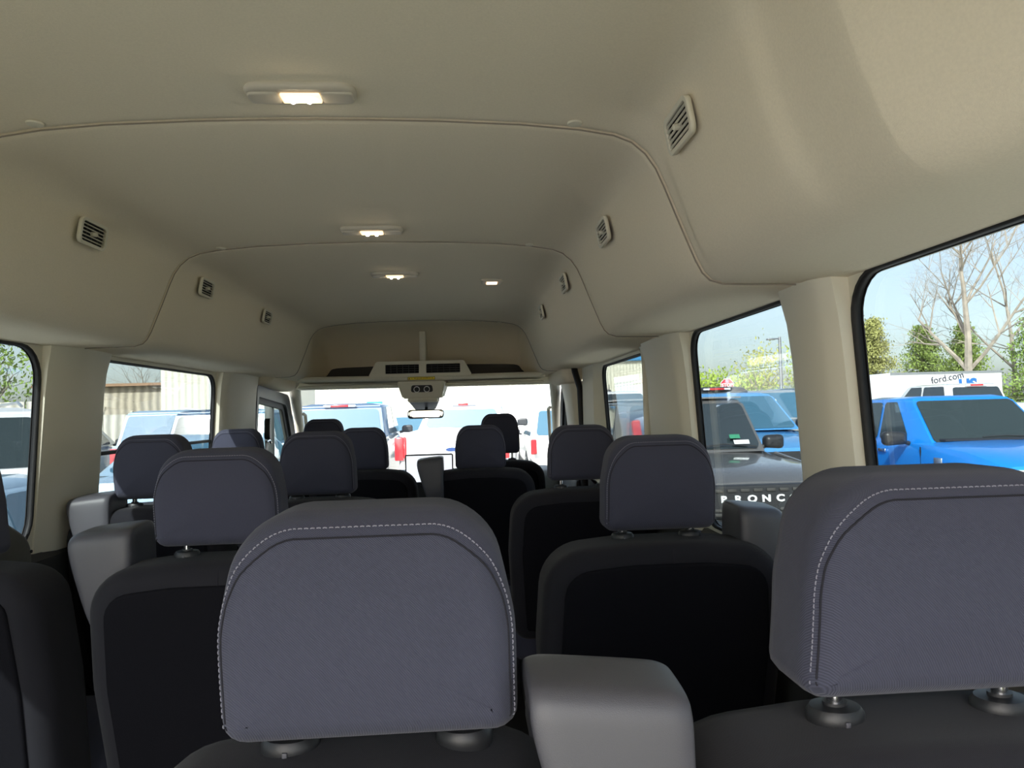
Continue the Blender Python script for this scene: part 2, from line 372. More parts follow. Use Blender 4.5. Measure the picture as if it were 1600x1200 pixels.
# A pillars, header
for sg, nm in ((-1, 'trim_10'), (1, 'trim_11')):
    bm = bmesh.new(); pts = [ws(sg*1.0, t) + Vector((sg*.018, -.03, 0)) for t in [k/8-.12 for k in range(11)]]
    tube(bm, pts, [.036, .034, .032, .03, .03, .03, .031, .032, .033, .034, .034], 14)
    for v in bm.verts: v.co.x += sg*.012
    # grab handle on the pillar
    p0, p1 = ws(sg*.97, .30)+Vector((0, -.075, 0)), ws(sg*.97, .72)+Vector((0, -.085, 0))
    tag(link(nm, bm, M_PLAST), kind='structure')
    bm = bmesh.new(); tube(bm, [ws(sg*.99, .28)+Vector((0, -.05, 0)), p0, p0.lerp(p1, .5)+Vector((0, -.01, 0)), p1, ws(sg*.99, .76)+Vector((0, -.05, 0))], .011, 10)
    hh = link('grab_handle', bm, M_PLAST); tag(hh, ('left' if sg < 0 else 'right')+' hand beige grab handle on the front pillar beside the windscreen', 'handle')
bm = bmesh.new(); box(bm, -.83, .83, 4.33, 4.47, 1.955, 2.02, .015)
tag(link('trim_12', bm, M_PLAST), kind='structure')

# front doors: dark slanted window frames with clear glass and lower door panel
def front_door(sg, n, y0, lab):
    d = tag(empty('door_%d' % n), kind='structure')
    A = [(y0, 1.30, .02), (4.82, 1.30, .02), (4.80, 1.42, .04), (4.40, 1.925, .12), (y0, 1.965, .02)]
    B = [(y0+.035, 1.42, .01), (4.72, 1.42, .015), (4.70, 1.45, .03), (4.34, 1.868, .09), (y0+.035, 1.905, .01)]
    fn = lambda u, v, w: (sg*(wallx(v)-.022+w+.015), u, v)
    fill_plate('window_frame', round_poly(A), [round_poly(B)], fn, .05, M_BLK, d)
    C2 = [(y0+.07, 1.44, .01), (4.655, 1.44, .015), (4.64, 1.455, .03), (4.315, 1.84, .08), (y0+.07, 1.872, .01)]
    fill_plate('inner_seal', round_poly(B), [round_poly(C2)], fn, .02, M_DTRIM, d)
    fill_plate('glass_pane', round_poly(B), [], lambda u, v, w: (sg*(wallx(v)+.018+w), u, v), .004, M_DOORGL, d)
    bm = bmesh.new(); x = wallx(1.6)
    box(bm, *sorted((sg*(x-.02), sg*(x+.03))), 4.15, 4.175, 1.42, 1.93, .004); link('divider_bar', bm, M_BLK, d)
    bm = bmesh.new(); box(bm, *sorted((sg*.84, sg*.90)), y0, 4.85, .75, 1.40, .03); link('door_panel', bm, M_DTRIM, d)
front_door(-1, 2, 3.74, 'driver'); front_door(1, 3, 3.98, 'passenger')

# van nose, dash bulkhead
bm = bmesh.new(); box(bm, -.93, .93, 5.15, 5.30, .68, 1.38, .03)
tag(link('wall_front', bm, M_BLK), kind='structure')
bm = bmesh.new(); box(bm, -.94, .94, 5.10, 6.15, 1.02, 1.35, .12, 4)
for v in bm.verts:
    if v.co.z > 1.1: v.co.z -= max(0, v.co.y-5.2)*.18
tag(link('hood', bm, mat('white_paint', (.78, .78, .76), .25, coat=.6)), kind='structure')
# rear: open doorway with posts and header
bm = bmesh.new()
box(bm, -.93, -.80, -.30, -.20, .6, 2.05, .02); box(bm, .80, .93, -.30, -.20, .6, 2.05, .02); box(bm, -.93, .93, -.30, -.20, 2.00, 2.36, .02)
tag(link('wall_back', bm, M_PLAST), kind='structure')
for sg, n in ((1, 4), (-1, 5)):          # the two rear doors stand wide open
    d = tag(empty('door_%d' % n), kind='structure')
    fr = lambda u, v, w: (sg*(.97+w), -.30-u, v)
    fill_plate('door_shell', [(.0, .70), (.80, .70), (.80, 2.02), (.0, 2.02)], [rect(.08, .72, 1.40, 1.93, .07)], fr, .04, M_PLAST, d)
    fill_plate('glass_pane', rect(.06, .74, 1.38, 1.95, .07), [], fr, .004, M_TINT, d)
bm = bmesh.new(); box(bm, -30, .1, -14, -1.7, -.02, .05)  # unseen pale slab added to bounce sunlight onto the right ceiling flank
tag(link('added_bounce_slab', bm, mat('bounce_slab_pale', (.60, .575, .55), .9, bump=.3, scale=30, var=.06), smooth=False), kind='structure')
bm = bmesh.new(); box(bm, .1, 30, -16, -.6, -.02, .06); box(bm, -30, .1, -1.7, -.6, -.02, .06)  # unseen dark ground added to cut the bounce on the near ceiling
tag(link('added_dark_ground', bm, mat('dark_ground_green', (.07, .09, .03), 1, bump=.5, scale=30, var=.3), smooth=False), kind='structure')
# roof and outer cant rails so no light leaks above the lining
bm = bmesh.new(); box(bm, -.95, .95, -.28, 4.4, 2.37, 2.40)
box(bm, -.95, -.885, -.28, 4.5, 2.04, 2.12); box(bm, .885, .95, -.28, 4.5, 2.04, 2.12)
box(bm, -.95, -.93, -.28, 4.4, 2.12, 2.38); box(bm, .93, .95, -.28, 4.4, 2.12, 2.38)
tag(link('roof', bm, mat('white_paint', (.78, .78, .76), .25, coat=.6), smooth=False), kind='structure')

# overhead shelf above the windscreen (its own thing): tray, lip, back wall
sh = empty('overhead_shelf', (0, 4.3, 2.0), 0, 'wide beige open storage shelf under the headliner above the windshield', 'shelf')
def P(nm, bm, m, par, loc, smooth=True): # geometry authored in world coordinates, parented to an Empty at loc
    for v in bm.verts: v.co -= Vector(loc)
    return link(nm, bm, m, par, smooth)
SL = (0, 4.3, 2.0)
bm = bmesh.new()
pts = [(-.715, 4.05, 2.105), (-.712, 4.05, 2.05), (-.69, 4.05, 2.015), (-.66, 4.05, 2.0), (0, 4.02, 1.992), (.66, 4.05, 2.0), (.69, 4.05, 2.015), (.712, 4.05, 2.05), (.715, 4.05, 2.105)]
tube(bm, pts, .016, 10); P('front_lip', bm, M_PLAST, sh, SL)
bm = bmesh.new(); box(bm, -.70, .70, 4.05, 4.42, 1.985, 1.998, .004); P('tray', bm, M_PLAST, sh, SL)
bm = bmesh.new(); box(bm, -.72, .72, 4.36, 4.40, 1.99, 2.12, .01); P('back_wall', bm, M_DTRIM, sh, SL)
bm = bmesh.new(); box(bm, -.018, .018, 4.06, 4.34, 2.09, 2.17, .006); box(bm, -.018, .018, 4.06, 4.36, 2.16, 2.262, .006)
P('centre_rib', bm, M_PLAST, sh, SL)
# air outlet housing on the shelf
AL = (0, 4.04, 2.0)
ao = empty('air_outlet_housing', AL, 0, 'beige overhead air outlet box with two dark rectangular louvres on the front shelf', 'air vent')
fill_plate('housing', round_poly([(-.30, 2.0, .01), (.28, 2.0, .01), (.235, 2.088, .02), (-.255, 2.088, .02)]), [rect(-.205, -.018, 2.018, 2.070, .004), rect(.022, .212, 2.018, 2.070, .004)],
           lambda u, v, w: (u-AL[0], 3.995+w*1.0-AL[1]+(v-2.0)*.15, v-AL[2]), .03, M_PLAST, ao)
for x0, x1 in ((-.208, -.015), (.019, .215)):
    bm = bmesh.new(); box(bm, x0, x1, 4.03, 4.045, 2.012, 2.076)
    lv = P('louvre', bm, M_DARK, ao, AL, False)
    bm = bmesh.new()
    for k in range(4): box(bm, x0+.004, x1-.004, 4.005, 4.022, 2.022+k*.0125, 2.0245+k*.0125)
    for k in range(5): box(bm, x0+.03+k*(x1-x0-.06)/4, x0+.0325+k*(x1-x0-.06)/4, 4.006, 4.02, 2.016, 2.072)
    P('slat', bm, M_BLK, lv, AL, False)
# yellow warning label
bm = bmesh.new(); box(bm, -.082, .070, 4.000, 4.002, 1.982, 1.999)
yl = link('warning_label', bm, mat('yellow_sticker', (1, .78, .02), .5), smooth=False); tag(yl, 'thin yellow warning label on the beige shelf edge above the control panel', 'label')
bm = bmesh.new()
for a, b, c, d in ((-.082, .070, 1.982, 1.9835), (-.082, .070, 1.9975, 1.999), (-.082, -.080, 1.982, 1.999), (.068, .070, 1.982, 1.999)): box(bm, a, b, 3.9985, 4.0, c, d)
v = [bm.verts.new(p) for p in ((-.078, 3.9985, 1.986), (-.068, 3.9985, 1.986), (-.073, 3.9985, 1.995))]; bm.faces.new(v)
for i, (a, b) in enumerate(((-.062, -.056), (-.048, -.036), (-.034, -.02), (-.018, .0), (.003, .012), (.015, .034), (.037, .045), (.05, .06))): box(bm, a, b, 3.9988, 4.0, 1.9895, 1.9925)
link('print', bm, M_BLK, yl, smooth=False)
# console with two rotary knobs
CL = (-.01, 4.0, 1.93)
oc = empty('overhead_console', CL, 0, 'beige overhead control console with two round black knobs below the yellow label', 'control panel')
bm = bmesh.new()
F = [[(-.145, 4.00, 1.975), (.125, 4.00, 1.975), (.105, 4.02, 1.878), (-.115, 4.02, 1.878)], [(-.165, 4.30, 1.985), (.145, 4.30, 1.985), (.11, 4.30, 1.885), (-.12, 4.30, 1.885)]]
vv = [[bm.verts.new(p) for p in r] for r in F]
bm.faces.new(vv[0]); bm.faces.new(vv[1][::-1])
for k in range(4): bm.faces.new((vv[0][k], vv[0][(k+1) % 4], vv[1][(k+1) % 4], vv[1][k]))
bmesh.ops.bevel(bm, geom=list(bm.edges), offset=.008, segments=3, affect='EDGES'); P('console_body', bm, M_PLAST, oc, CL)
fill_plate('knob_panel', round_poly([(-.068, 1.913, .012), (.058, 1.913, .012), (.052, 1.952, .012), (-.062, 1.952, .012)]), [], lambda u, v, w: (u-CL[0], 4.001+w-CL[1]+(1.975-v)*.2, v-CL[2]), .006, M_BLK, oc)
for x in (-.033, .023):
    bm = bmesh.new(); Mk = Matrix.Translation((x, 4.005, 1.931)) @ Euler((PI/2+.2, 0, 0)).to_matrix().to_4x4()
    lathe(bm, [(.0165, 0), (.0165, .008), (.0145, .013)], 24, Mk); kb = P('knob', bm, M_BLK, oc, CL)
    bm = bmesh.new(); Mk2 = Mk @ Matrix.Translation((0, 0, .0125))
    for k in range(24):
        pass
    pr = [(.0172, 0), (.0172, .003), (.0135, .003), (.0135, 0)]; rg = [[bm.verts.new(Mk2 @ Vector((r*math.cos(2*PI*k/24), r*math.sin(2*PI*k/24), h))) for k in range(24)] for r, h in pr]
    for i in range(4):
        for k in range(24): bm.faces.new((rg[i][k], rg[i][(k+1) % 24], rg[(i+1) % 4][(k+1) % 24], rg[(i+1) % 4][k]))
    P('chrome_ring', bm, mat('painted_highlight_ring', (.85, .85, .88), .35, metal=.3), kb, CL)  # the white highlight on the chrome is put into the ring colour
bm = bmesh.new(); box(bm, -.045, .05, 4.03, 4.036, 1.868, 1.874, .002); box(bm, -.09, .08, 4.04, 4.28, 1.858, 1.882, .01); P('map_light', bm, M_PLAST, oc, CL)
bm = bmesh.new() # dark sensor cover behind the mirror
F = [[(-.10, 4.20, 1.865), (.085, 4.20, 1.865), (.05, 4.40, 1.812), (-.07, 4.40, 1.812)], [(-.10, 4.42, 1.95), (.085, 4.42, 1.95), (.05, 4.56, 1.83), (-.07, 4.56, 1.83)]]
vv = [[bm.verts.new(p) for p in r] for r in F]; bm.faces.new(vv[0]); bm.faces.new(vv[1][::-1])
for k in range(4): bm.faces.new((vv[0][k], vv[0][(k+1) % 4], vv[1][(k+1) % 4], vv[1][k]))
bmesh.ops.bevel(bm, geom=list(bm.edges), offset=.006, segments=2, affect='EDGES'); P('sensor_cover', bm, mat('mid_grey_plastic', (.22, .23, .25), .5), oc, CL)
# rear view mirror
ML = (0, 4.28, 1.78)
rm = empty('rear_view_mirror', ML, 0, 'rounded rectangular rear view mirror hanging at the centre of the windshield', 'mirror')
mo = round_poly([(-.112, 1.762, .02), (.105, 1.762, .02), (.108, 1.816, .02), (-.108, 1.816, .02)])
bm = bmesh.new(); slab(bm, mo, .022, .004, .012, fn=lambda v: v+Vector((0, 4.27, 0))); P('mirror_housing', bm, M_BLK, rm, ML)
bm = bmesh.new(); slab(bm, [tuple(p) for p in inset(mo, .004)], .002, .0008, .0005, fn=lambda v: Vector((v.x, v.y+4.2675-(v.z-1.79)*.0, v.z))); P('mirror_glass', bm, mat('mirror_glass', (.85, .88, .88), .03, metal=1), rm, ML)
bm = bmesh.new(); tube(bm, [(0, 4.29, 1.80), (0, 4.34, 1.825), (0, 4.40, 1.84)], .009, 10); P('mirror_stem', bm, M_BLK, rm, ML)
# sun visors
for x0, x1, lb in ((-.71, -.15, 'left'), (.12, .70, 'right')):
    L = ((x0+x1)/2, 4.2, 1.96)
    v_ = empty('sun_visor', L, 0, 'folded beige sun visor above the %s half of the windshield' % lb, 'sun visor')
    bm = bmesh.new(); slab(bm, round_poly([(x0, 4.08, .03), (x1, 4.08, .05), (x1, 4.30, .02), (x0, 4.30, .02)]), .022, .010, .010, fn=lambda v: Vector((v.x, v.z, 1.945+v.y+(v.z-4.08)*.03)))
    P('visor_panel', bm, M_PLAST, v_, L)
    bm = bmesh.new(); tube(bm, [(x0+.02, 4.31, 1.965), (x1-.02, 4.31, 1.965)], .005, 8); P('visor_rod', bm, M_CHROME, v_, L)

# ceiling lamps on the centre line
def lamp(y, label, w=.165, d=.062):
    L = (0, y, 2.29); r = empty('ceiling_lamp', L, 0, label, 'lamp', 'reading lamps along the ceiling')
    bm = bmesh.new(); slab(bm, round_poly([(-w/2, -d/2, .025), (w/2, -d/2, .025), (w/2, d/2, .025), (-w/2, d/2, .025)]), .012, .007, .001, fn=lambda v: Vector((v.x, v.z, -.010+v.y)))
    link('bezel', bm, M_BEZEL, r)
    for s in (-1, 1):
        bm = bmesh.new(); slab(bm, round_poly([(-.024, -.018, .008), (.024, -.018, .008), (.024, .018, .008), (-.024, .018, .008)]), .008, .003, .001, n=32, fn=lambda v: Vector((v.x+s*.054, v.z, -.0135+v.y)))
        link('switch', bm, M_BEZEL, r)
    bm = bmesh.new(); box(bm, -.029, .029, -.014, .014, -.0145, -.006, .002)
    link('lens', bm, mat('lamp_lens', (.9, .8, .6), .3, emit=(1, .68, .38), estr=.9), r)
    for s in (-1, 1):
        bm = bmesh.new(); bmesh.ops.create_uvsphere(bm, u_segments=10, v_segments=6, radius=.005)
        for v in bm.verts: v.co += Vector((s*.012, 0, -.0155))
        link('bulb', bm, mat('lamp_bulb', (1, .9, .7), .3, emit=(1, .82, .55), estr=55), r)
    return r
lamp(1.072, 'lit oblong ceiling lamp nearest the camera, behind the rear headliner seam')
lamp(1.885, 'lit oblong ceiling lamp just behind the middle headliner seam')
lamp(2.497, 'lit oblong ceiling lamp furthest forward, beside the small square lamp')
L = (.345, 2.62, 2.283); r = empty('small_ceiling_lamp', L, 0, 'small square lamp set in the ceiling right of the centre line', 'lamp')
bm = bmesh.new(); slab(bm, rect(-.040, .040, -.038, .038, .014), .012, .006, .001, n=40, fn=lambda v: Vector((v.x, v.z, -.010+v.y))); link('bezel', bm, M_BEZEL, r)
bm = bmesh.new(); box(bm, -.020, .020, -.022, .022, -.013, -.006, .002); link('lens', bm, mat('lamp_lens_dim', (.9, .75, .5), .3, emit=(1, .62, .35), estr=1.6), r)

# headliner vents on the sloped flanks
def vent(sg, y, label, lift=0):
    # flank frame: outward along the slope
    z0, z1 = 2.183, 2.234
    def px(z):
        for (xa, za), (xb, zb) in zip(PANEL, PANEL[1:]):
            if zb <= z <= za: return xa+(xb-xa)*(za-z)/(za-zb)
    a, b = Vector((px(z1)-.001, z1)), Vector((px(z0)-.005, z0)); c = (a+b)/2 + Vector((-.0065-lift, -.001)); down = (b-a).normalized(); h = (b-a).length
    nrm = Vector((-abs(down.y), -abs(down.x))).normalized()      # towards the cabin
    o = Vector((sg*c.x, y, c.y)); r = empty('air_vent', o, 0, label, 'air vent', 'louvred air vents along both ceiling flanks')
    D = Vector((sg*down.x, 0, down.y)); Nn = Vector((sg*nrm.x, 0, nrm.y))
    f = lambda u, v, w: tuple(Vector((0, u, 0)) + D*(-v) + Nn*w)
    W, H2 = .054, h/2+.002
    out = round_poly([(-W, -H2, .014), (W, -H2, .014), (W, H2, .014), (-W, H2, .014)]); inn = [tuple(p) for p in inset(out, .0065)]
    fill_plate('vent_frame', out, [inn], lambda u, v, w: f(u, v, w+.003), .008, M_PLAST, r)
    fill_plate('vent_duct', inn, [], lambda u, v, w: f(u, v, w-.001), .002, M_DARK, r)
    for k in range(5):
        vv = -H2+.0125+k*(2*H2-.025)/4; bm = bmesh.new(); 
        q = [f(-W+.007, vv-.0010, .003), (f(W-.007, vv-.0010, .003)), f(W-.007, vv+.0008, .0055), f(-W+.007, vv+.0008, .0055)]
        q2 = [tuple(Vector(p)+Nn*.001) for p in q]; a_ = [bm.verts.new(p) for p in q]; b_ = [bm.verts.new(p) for p in q2]
        bm.faces.new(a_); bm.faces.new(b_[::-1])
        for i in range(4): bm.faces.new((a_[i], a_[(i+1) % 4], b_[(i+1) % 4], b_[i]))
        link('slat', bm, M_PLAST, r, smooth=False)
    for u in (-.024, .0, .024):
        bm = bmesh.new(); tube(bm, [f(u, -H2+.009, .002), f(u, H2-.009, .002)], .0012, 6); link('divider', bm, M_DTRIM, r)
    bm = bmesh.new(); lathe(bm, [(.005, 0), (.005, .011), (.003, .013)], 12, Matrix.Translation(Vector(f(0, 0, 0))) @ Nn.to_track_quat('Z', 'Y').to_matrix().to_4x4()); link('knob', bm, M_PLAST, r)
    return r
vent(1, 1.004, 'largest louvred air vent on the right ceiling flank, nearest the camera', .008)
vent(1, 1.62, 'louvred air vent on the right flank between the two nearer headliner seams')
vent(1, 2.285, 'louvred air vent on the right flank just ahead of the second headliner seam')
vent(1, 2.97, 'furthest forward small air vent on the right ceiling flank')
vent(-1, 1.59, 'largest louvred air vent on the left ceiling flank above the left rear window')
vent(-1, 2.275, 'louvred air vent on the left flank above the further left side window')
vent(-1, 2.96, 'furthest forward small air vent on the left ceiling flank')
# small round trim clips along the seams
for (x, y, lb) in ((-.431, 1.150, 'left end of the nearest headliner seam'), (.428, 1.150, 'right end of the nearest headliner seam'), (-.431, 2.008, 'left end of the middle headliner seam'), (.431, 2.010, 'right end of the middle headliner seam'), (-.45, 3.77, 'left end of the furthest headliner seam'), (.43, 3.77, 'right end of the furthest headliner seam')):
    bm = bmesh.new(); lathe(bm, [(.013, 0), (.012, -.003), (.005, -.004)], 20); o = link('trim_clip', bm, M_PLAST); o.location = (x, y, 2.2725)
    tag(o, 'round beige push clip near the '+lb, 'clip')

# seat belt parts
L = (-.80, 3.78, 1.72); b = empty('seat_belt_anchor', L, 0, 'black seat belt loop and webbing on the left post behind the driver', 'seat belt')
bm = bmesh.new(); slab(bm, round_poly([(-.022, -.04, .015), (.022, -.04, .015), (.012, .07, .012), (-.012, .07, .012)]), .03, .01, .004, n=32, fn=lambda v: Vector((v.y-.01, v.x, v.z))); link('anchor_cover', bm, M_BLK, b)
bm = bmesh.new(); tube(bm, [(.005, -.02, -.05), (.01, .02, -.045), (.012, .03, -.06)], .006, 8); link('belt_loop', bm, M_CHROME, b)
bm = bmesh.new(); box(bm, -.002, .002, -.022, .022, -.75, -.045); link('belt_webbing', bm, M_BLK, b, smooth=False)
L = (-.845, 1.80, 1.46); b = empty('belt_reel_cover', L, 0, 'rounded dark plastic belt cover with small screws in the corner of the left rear window', 'cover')
bm = bmesh.new(); slab(bm, round_poly([(-.32, -.10, .03), (-.02, -.10, .06), (-.015, .06, .07), (-.14, .135, .07), (-.32, .13, .03)]), .05, .02, .01, fn=lambda v: Vector((v.y*1-.01, v.x, v.z))); link('cover_shell', bm, mat('grey_worn_plastic', (.13, .125, .11), .45, bump=.2, scale=300), b)
for (yy, zz) in ((-.045, .075), (-.028, .035), (-.03, .0)):
    bm = bmesh.new(); lathe(bm, [(.004, 0), (.004, .002)], 10, Matrix.Translation((.042, yy, zz)) @ Euler((0, PI/2, 0)).to_matrix().to_4x4()); link('screw', bm, M_RUB, b)
L = (.80, .72, 2.03); b = empty('coat_hook_cover', L, 0, 'smooth white rounded cover at the right edge above the right rear window', 'cover')
bm = bmesh.new(); slab(bm, round_poly([(-.07, -.02, .02), (.02, -.02, .02), (.03, .055, .025), (-.07, .055, .025)]), .05, .02, .005, fn=lambda v: Vector((v.y-.03, v.x-.02, v.z))); link('cover_shell', bm, mat('white_smooth_plastic', (.72, .72, .70), .3), b)

# dashboard with screen and steering wheel
DL = (0, 4.75, 1.2)
da = empty('dashboard', DL, 0, 'pale topped dashboard stretching under the windshield beyond the front seats', 'dashboard')
bm = bmesh.new(); box(bm, -.84, .84, 4.62, 5.12, 1.05, 1.40, .05, 4); P('dash_body', bm, mat('dash_plastic', (.20, .195, .18), .55, bump=.15, scale=500), da, DL)
bm = bmesh.new(); box(bm, -.30, .30, 4.56, 4.70, 1.08, 1.37, .03, 3); P('centre_stack', bm, M_BLK, da, DL)
for x in (-.235, .235):
    bm = bmesh.new(); box(bm, x-.05, x+.05, 4.548, 4.565, 1.36-.045, 1.36+.01, .01, 2); vf = P('air_outlet', bm, M_BLK, da, DL)
    bm = bmesh.new(); box(bm, x-.042, x+.042, 4.543, 4.549, 1.332, 1.338); P('outlet_trim', bm, M_CHROME, vf, DL)
TL = (0, 4.49, 1.37)
ts = empty('display_screen', TL, 0, 'wide tablet style display with a thin black frame on the centre of the dash', 'screen')
bm = bmesh.new(); slab(bm, rect(-.150, .152, 1.355, 1.537, .008), .02, .003, .006, fn=lambda v: v+Vector((0, 4.49, 0))); P('screen_housing', bm, M_BLK, ts, TL)
bm = bmesh.new(); box(bm, -.06, .06, 4.50, 4.58, 1.34, 1.42, .01); P('screen_mount', bm, M_BLK, ts, TL)
bm = bmesh.new(); box(bm, -.141, .143, 4.4885, 4.4895, 1.364, 1.528); P('screen_glass', bm, mat('screen_reflection', (.82, .84, .87), .35, spec=.8, emit=(.9, .93, 1), estr=.45), ts, TL)
SLc = (-.51, 4.36, 1.34)
sw = empty('steering_wheel', SLc, 0, 'black steering wheel ahead of the driver seat', 'steering wheel')
bm = bmesh.new(); Mt = Euler((math.radians(62), 0, 0)).to_matrix()
tube(bm, [Mt @ Vector((.185*math.cos(2*PI*k/40), .185*math.sin(2*PI*k/40), 0)) for k in range(41)], .014, 10, cap=False); link('rim', bm, M_BLK, sw)
bm = bmesh.new(); lathe(bm, [(.06, -.02), (.065, .0), (.05, .02)], 20, Mt.to_4x4()); link('hub', bm, M_BLK, sw)
for a in (0, PI, -PI/2):
    bm = bmesh.new(); tube(bm, [Mt @ Vector((.05*math.cos(a), .05*math.sin(a), 0)), Mt @ Vector((.18*math.cos(a), .18*math.sin(a), 0))], .012, 8); link('spoke', bm, M_BLK, sw)
bm = bmesh.new(); tube(bm, [(0, 0, 0), (0, .42, -.16)], .035, 12); link('steering_column', bm, M_BLK, sw)
# ------------------------------------------------------------------ seats
HEAD = round_poly([(-.114, 0, .020), (.114, 0, .020), (.113, .10, .15), (.096, .187, .068), (-.096, .187, .068), (-.113, .10, .15)], 8)
def head_outline(w, h): return [(x*w/.228, z*h/.187 + .009*max(0, 1-(x/.11)**2)*(z > .12)) for x, z in HEAD]
def head_y(p):       # the pad leans back a little at the bottom and bows
    return -.010*math.sin(min(1, max(0, p/.19))*PI)
def make_headrest(parent, x, y, z, w=.228, h=.187, d=.105, z_back=1.54, loc=(0, 0, 0), rise=None):
    L = Vector(loc); out = head_outline(w, h); O = Vector((x, y, z)) - L
    fn = lambda v: Vector((v.x, v.y + head_y(v.z) + (v.z-.09)*-.06, v.z)) + O
    bm = bmesh.new(); slab(bm, out, d, .026, .035, .006, .010, n=96, seg=6, fn=fn)
    hr = link('headrest', bm, M_FAB, parent)
    # seam and stitches run up one side, over the top and down the other
    R = resample(out, 240); I1 = inset(R, 1.0)
    def off(p, n, near): # close to the silhouette at the sides, further in across the top
        k = max(0, min(1, (p.y/h-.62)/.36)); k = k*k*(3-2*k); dd = (.0065+.0125*k) if near else (.0035+.0085*k)
        return p+(n-p)*dd, dd
    SS = [off(p, n, True) for p, n in zip(R, I1)]; SS2 = [off(p, n, False) for p, n in zip(R, I1)]; S = [a for a, b in SS]; S2 = [a for a, b in SS2]
    def surf(p, dd, lift): # a point on the rounded back edge
        a = math.asin(min(1, max(0, 1-dd/.026))); return fn(Vector((p.x, .026*(1-math.cos(a))-lift, p.y)))
    ids = [i for i in range(240) if S[i].y > .012 and R[i].y > .014]
    st = max(range(len(ids)), key=lambda k: 0 if ids[(k) % len(ids)]-ids[k-1] == 1 else 1) if ids else 0
    ids = ids[st:]+ids[:st]
    bm = bmesh.new(); tube(bm, [surf(S[i], SS[i][1], .0002) for i in ids], .0008, 6); link('seam', bm, M_SEAM, hr)
    bm = bmesh.new(); k = 0
    T = [surf(S2[i], SS2[i][1], .0006) for i in ids]
    fine = []
    for a, b in zip(T, T[1:]):
        for q in range(4): fine.append(a.lerp(b, q/4))
    k = 0
    while k+5 < len(fine):
        tube(bm, [fine[k], fine[k+2]+ (fine[k+2]-O-Vector((0, .03, .09))).normalized()*.0004, fine[k+4]], .00055, 5); k += 6
    link('stitching', bm, M_STITCH, hr)
    for s in (-1, 1):
        px = x+s*w*.31; yy = y+d*.52
        bm = bmesh.new(); tube(bm, [Vector((px, yy, z_back-.03))-L, Vector((px, yy, z+.03))-L], .0062, 14); link('headrest_post', bm, M_CHROME, hr)
    for s in (-1, 1):
        px = x+s*w*.31; yy = y+d*.52
        bm = bmesh.new(); lathe(bm, [(.019, -.010), (.0215, .0), (.0215, .006), (.0185, .0105), (.009, .0115), (.009, .014)], 28, Matrix.Translation(Vector((px, yy, z_back+.002))-L) @ Matrix.Diagonal((1.08, .9, 1, 1)))
        gd = link('post_guide', bm, M_BLK, parent)
        if s < 0:
            bm = bmesh.new(); box(bm, -.002, .002, -.0015, .002, -.004, .004, .0006)
            for v in bm.verts: v.co += Vector((px, yy-.0195, z_back+.003))-L
            link('release_button', bm, M_HOUS, gd)
    return hr
def seat(name, label, x, y, z_head=1.555, w=.50, zt=1.54, hw=.228, hh=.187, grp='passenger seats in rows', box_side=0, cat='seat', cush=True, xoff=0, bx=None, tilt=1, bdz=0, bxw=.118, bdp=1):
    """y is where the rear face of the headrest stands"""
    L = (x, y+.05, .68); t = empty(name, L, 0, label, cat, grp); Lv = Vector(L)
    yb = y-.035; cx = x+xoff
    bo = round_poly([(-w*.47, 1.02, .05), (w*.47, 1.02, .05), (w*.5, 1.32, .2), (w*.475, zt-.012, .115), (w*.15, zt+.004, .5), (-w*.15, zt+.004, .5), (-w*.475, zt-.012, .115), (-w*.5, 1.32, .2)], 8)
    fn = lambda v: Vector((v.x+cx, yb+v.y+(zt-v.z)*.20, v.z))-Lv
    bm = bmesh.new(); slab(bm, bo, .165, .042, .05, .004, .012, n=110, seg=6, fn=fn); bk = link('backrest', bm, M_FAB2, t)
    bo2 = [tuple(p) for p in inset(resample(bo, 110), .040)]
    bm = bmesh.new(); slab(bm, bo2, .012, .007, .001, .003, 0, n=110, seg=3, fn=lambda v: fn(Vector((v.x, v.y-.0075, v.z)))); link('back_panel', bm, M_BACK, bk)
    # centre seam over the shoulder
    bm = bmesh.new(); tube(bm, [fn(Vector((.012, .04*(1-math.cos(a))-.0005 if a < PI/2 else .04+(a-PI/2)*.05, zt+.0015-.042*(1-math.sin(min(a, PI/2)))))) for a in [PI*k/16 for k in range(0, 14)]], .0012, 5); link('seam', bm, M_SEAM, bk)
    if cush:
        co = round_poly([(-w*.49, 0, .05), (w*.49, 0, .05), (w*.49, .52, .08), (-w*.49, .52, .08)])
        bm = bmesh.new(); slab(bm, co, .16, .04, .04, 0, .01, n=60, fn=lambda v: Vector((v.x+cx, yb+.16+v.z, .93+v.y))-Lv); link('cushion', bm, M_FAB, t)
        for s in (-1, 1):
            bm = bmesh.new(); box(bm, *sorted((s*w*.38, s*w*.38-s*.04)), .10, .55, 0, .26, .01)
            for v in bm.verts: v.co += Vector((cx-x, yb-L[1]+.1, 0))
            link('leg', bm, M_BLK, t)
    make_headrest(t, x, y, z_head, hw, hh, z_back=zt, loc=L)
    if box_side: belt_box(t, bx, L, box_side, bxw, tilt=tilt, dz=bdz, dp=bdp)
    return t
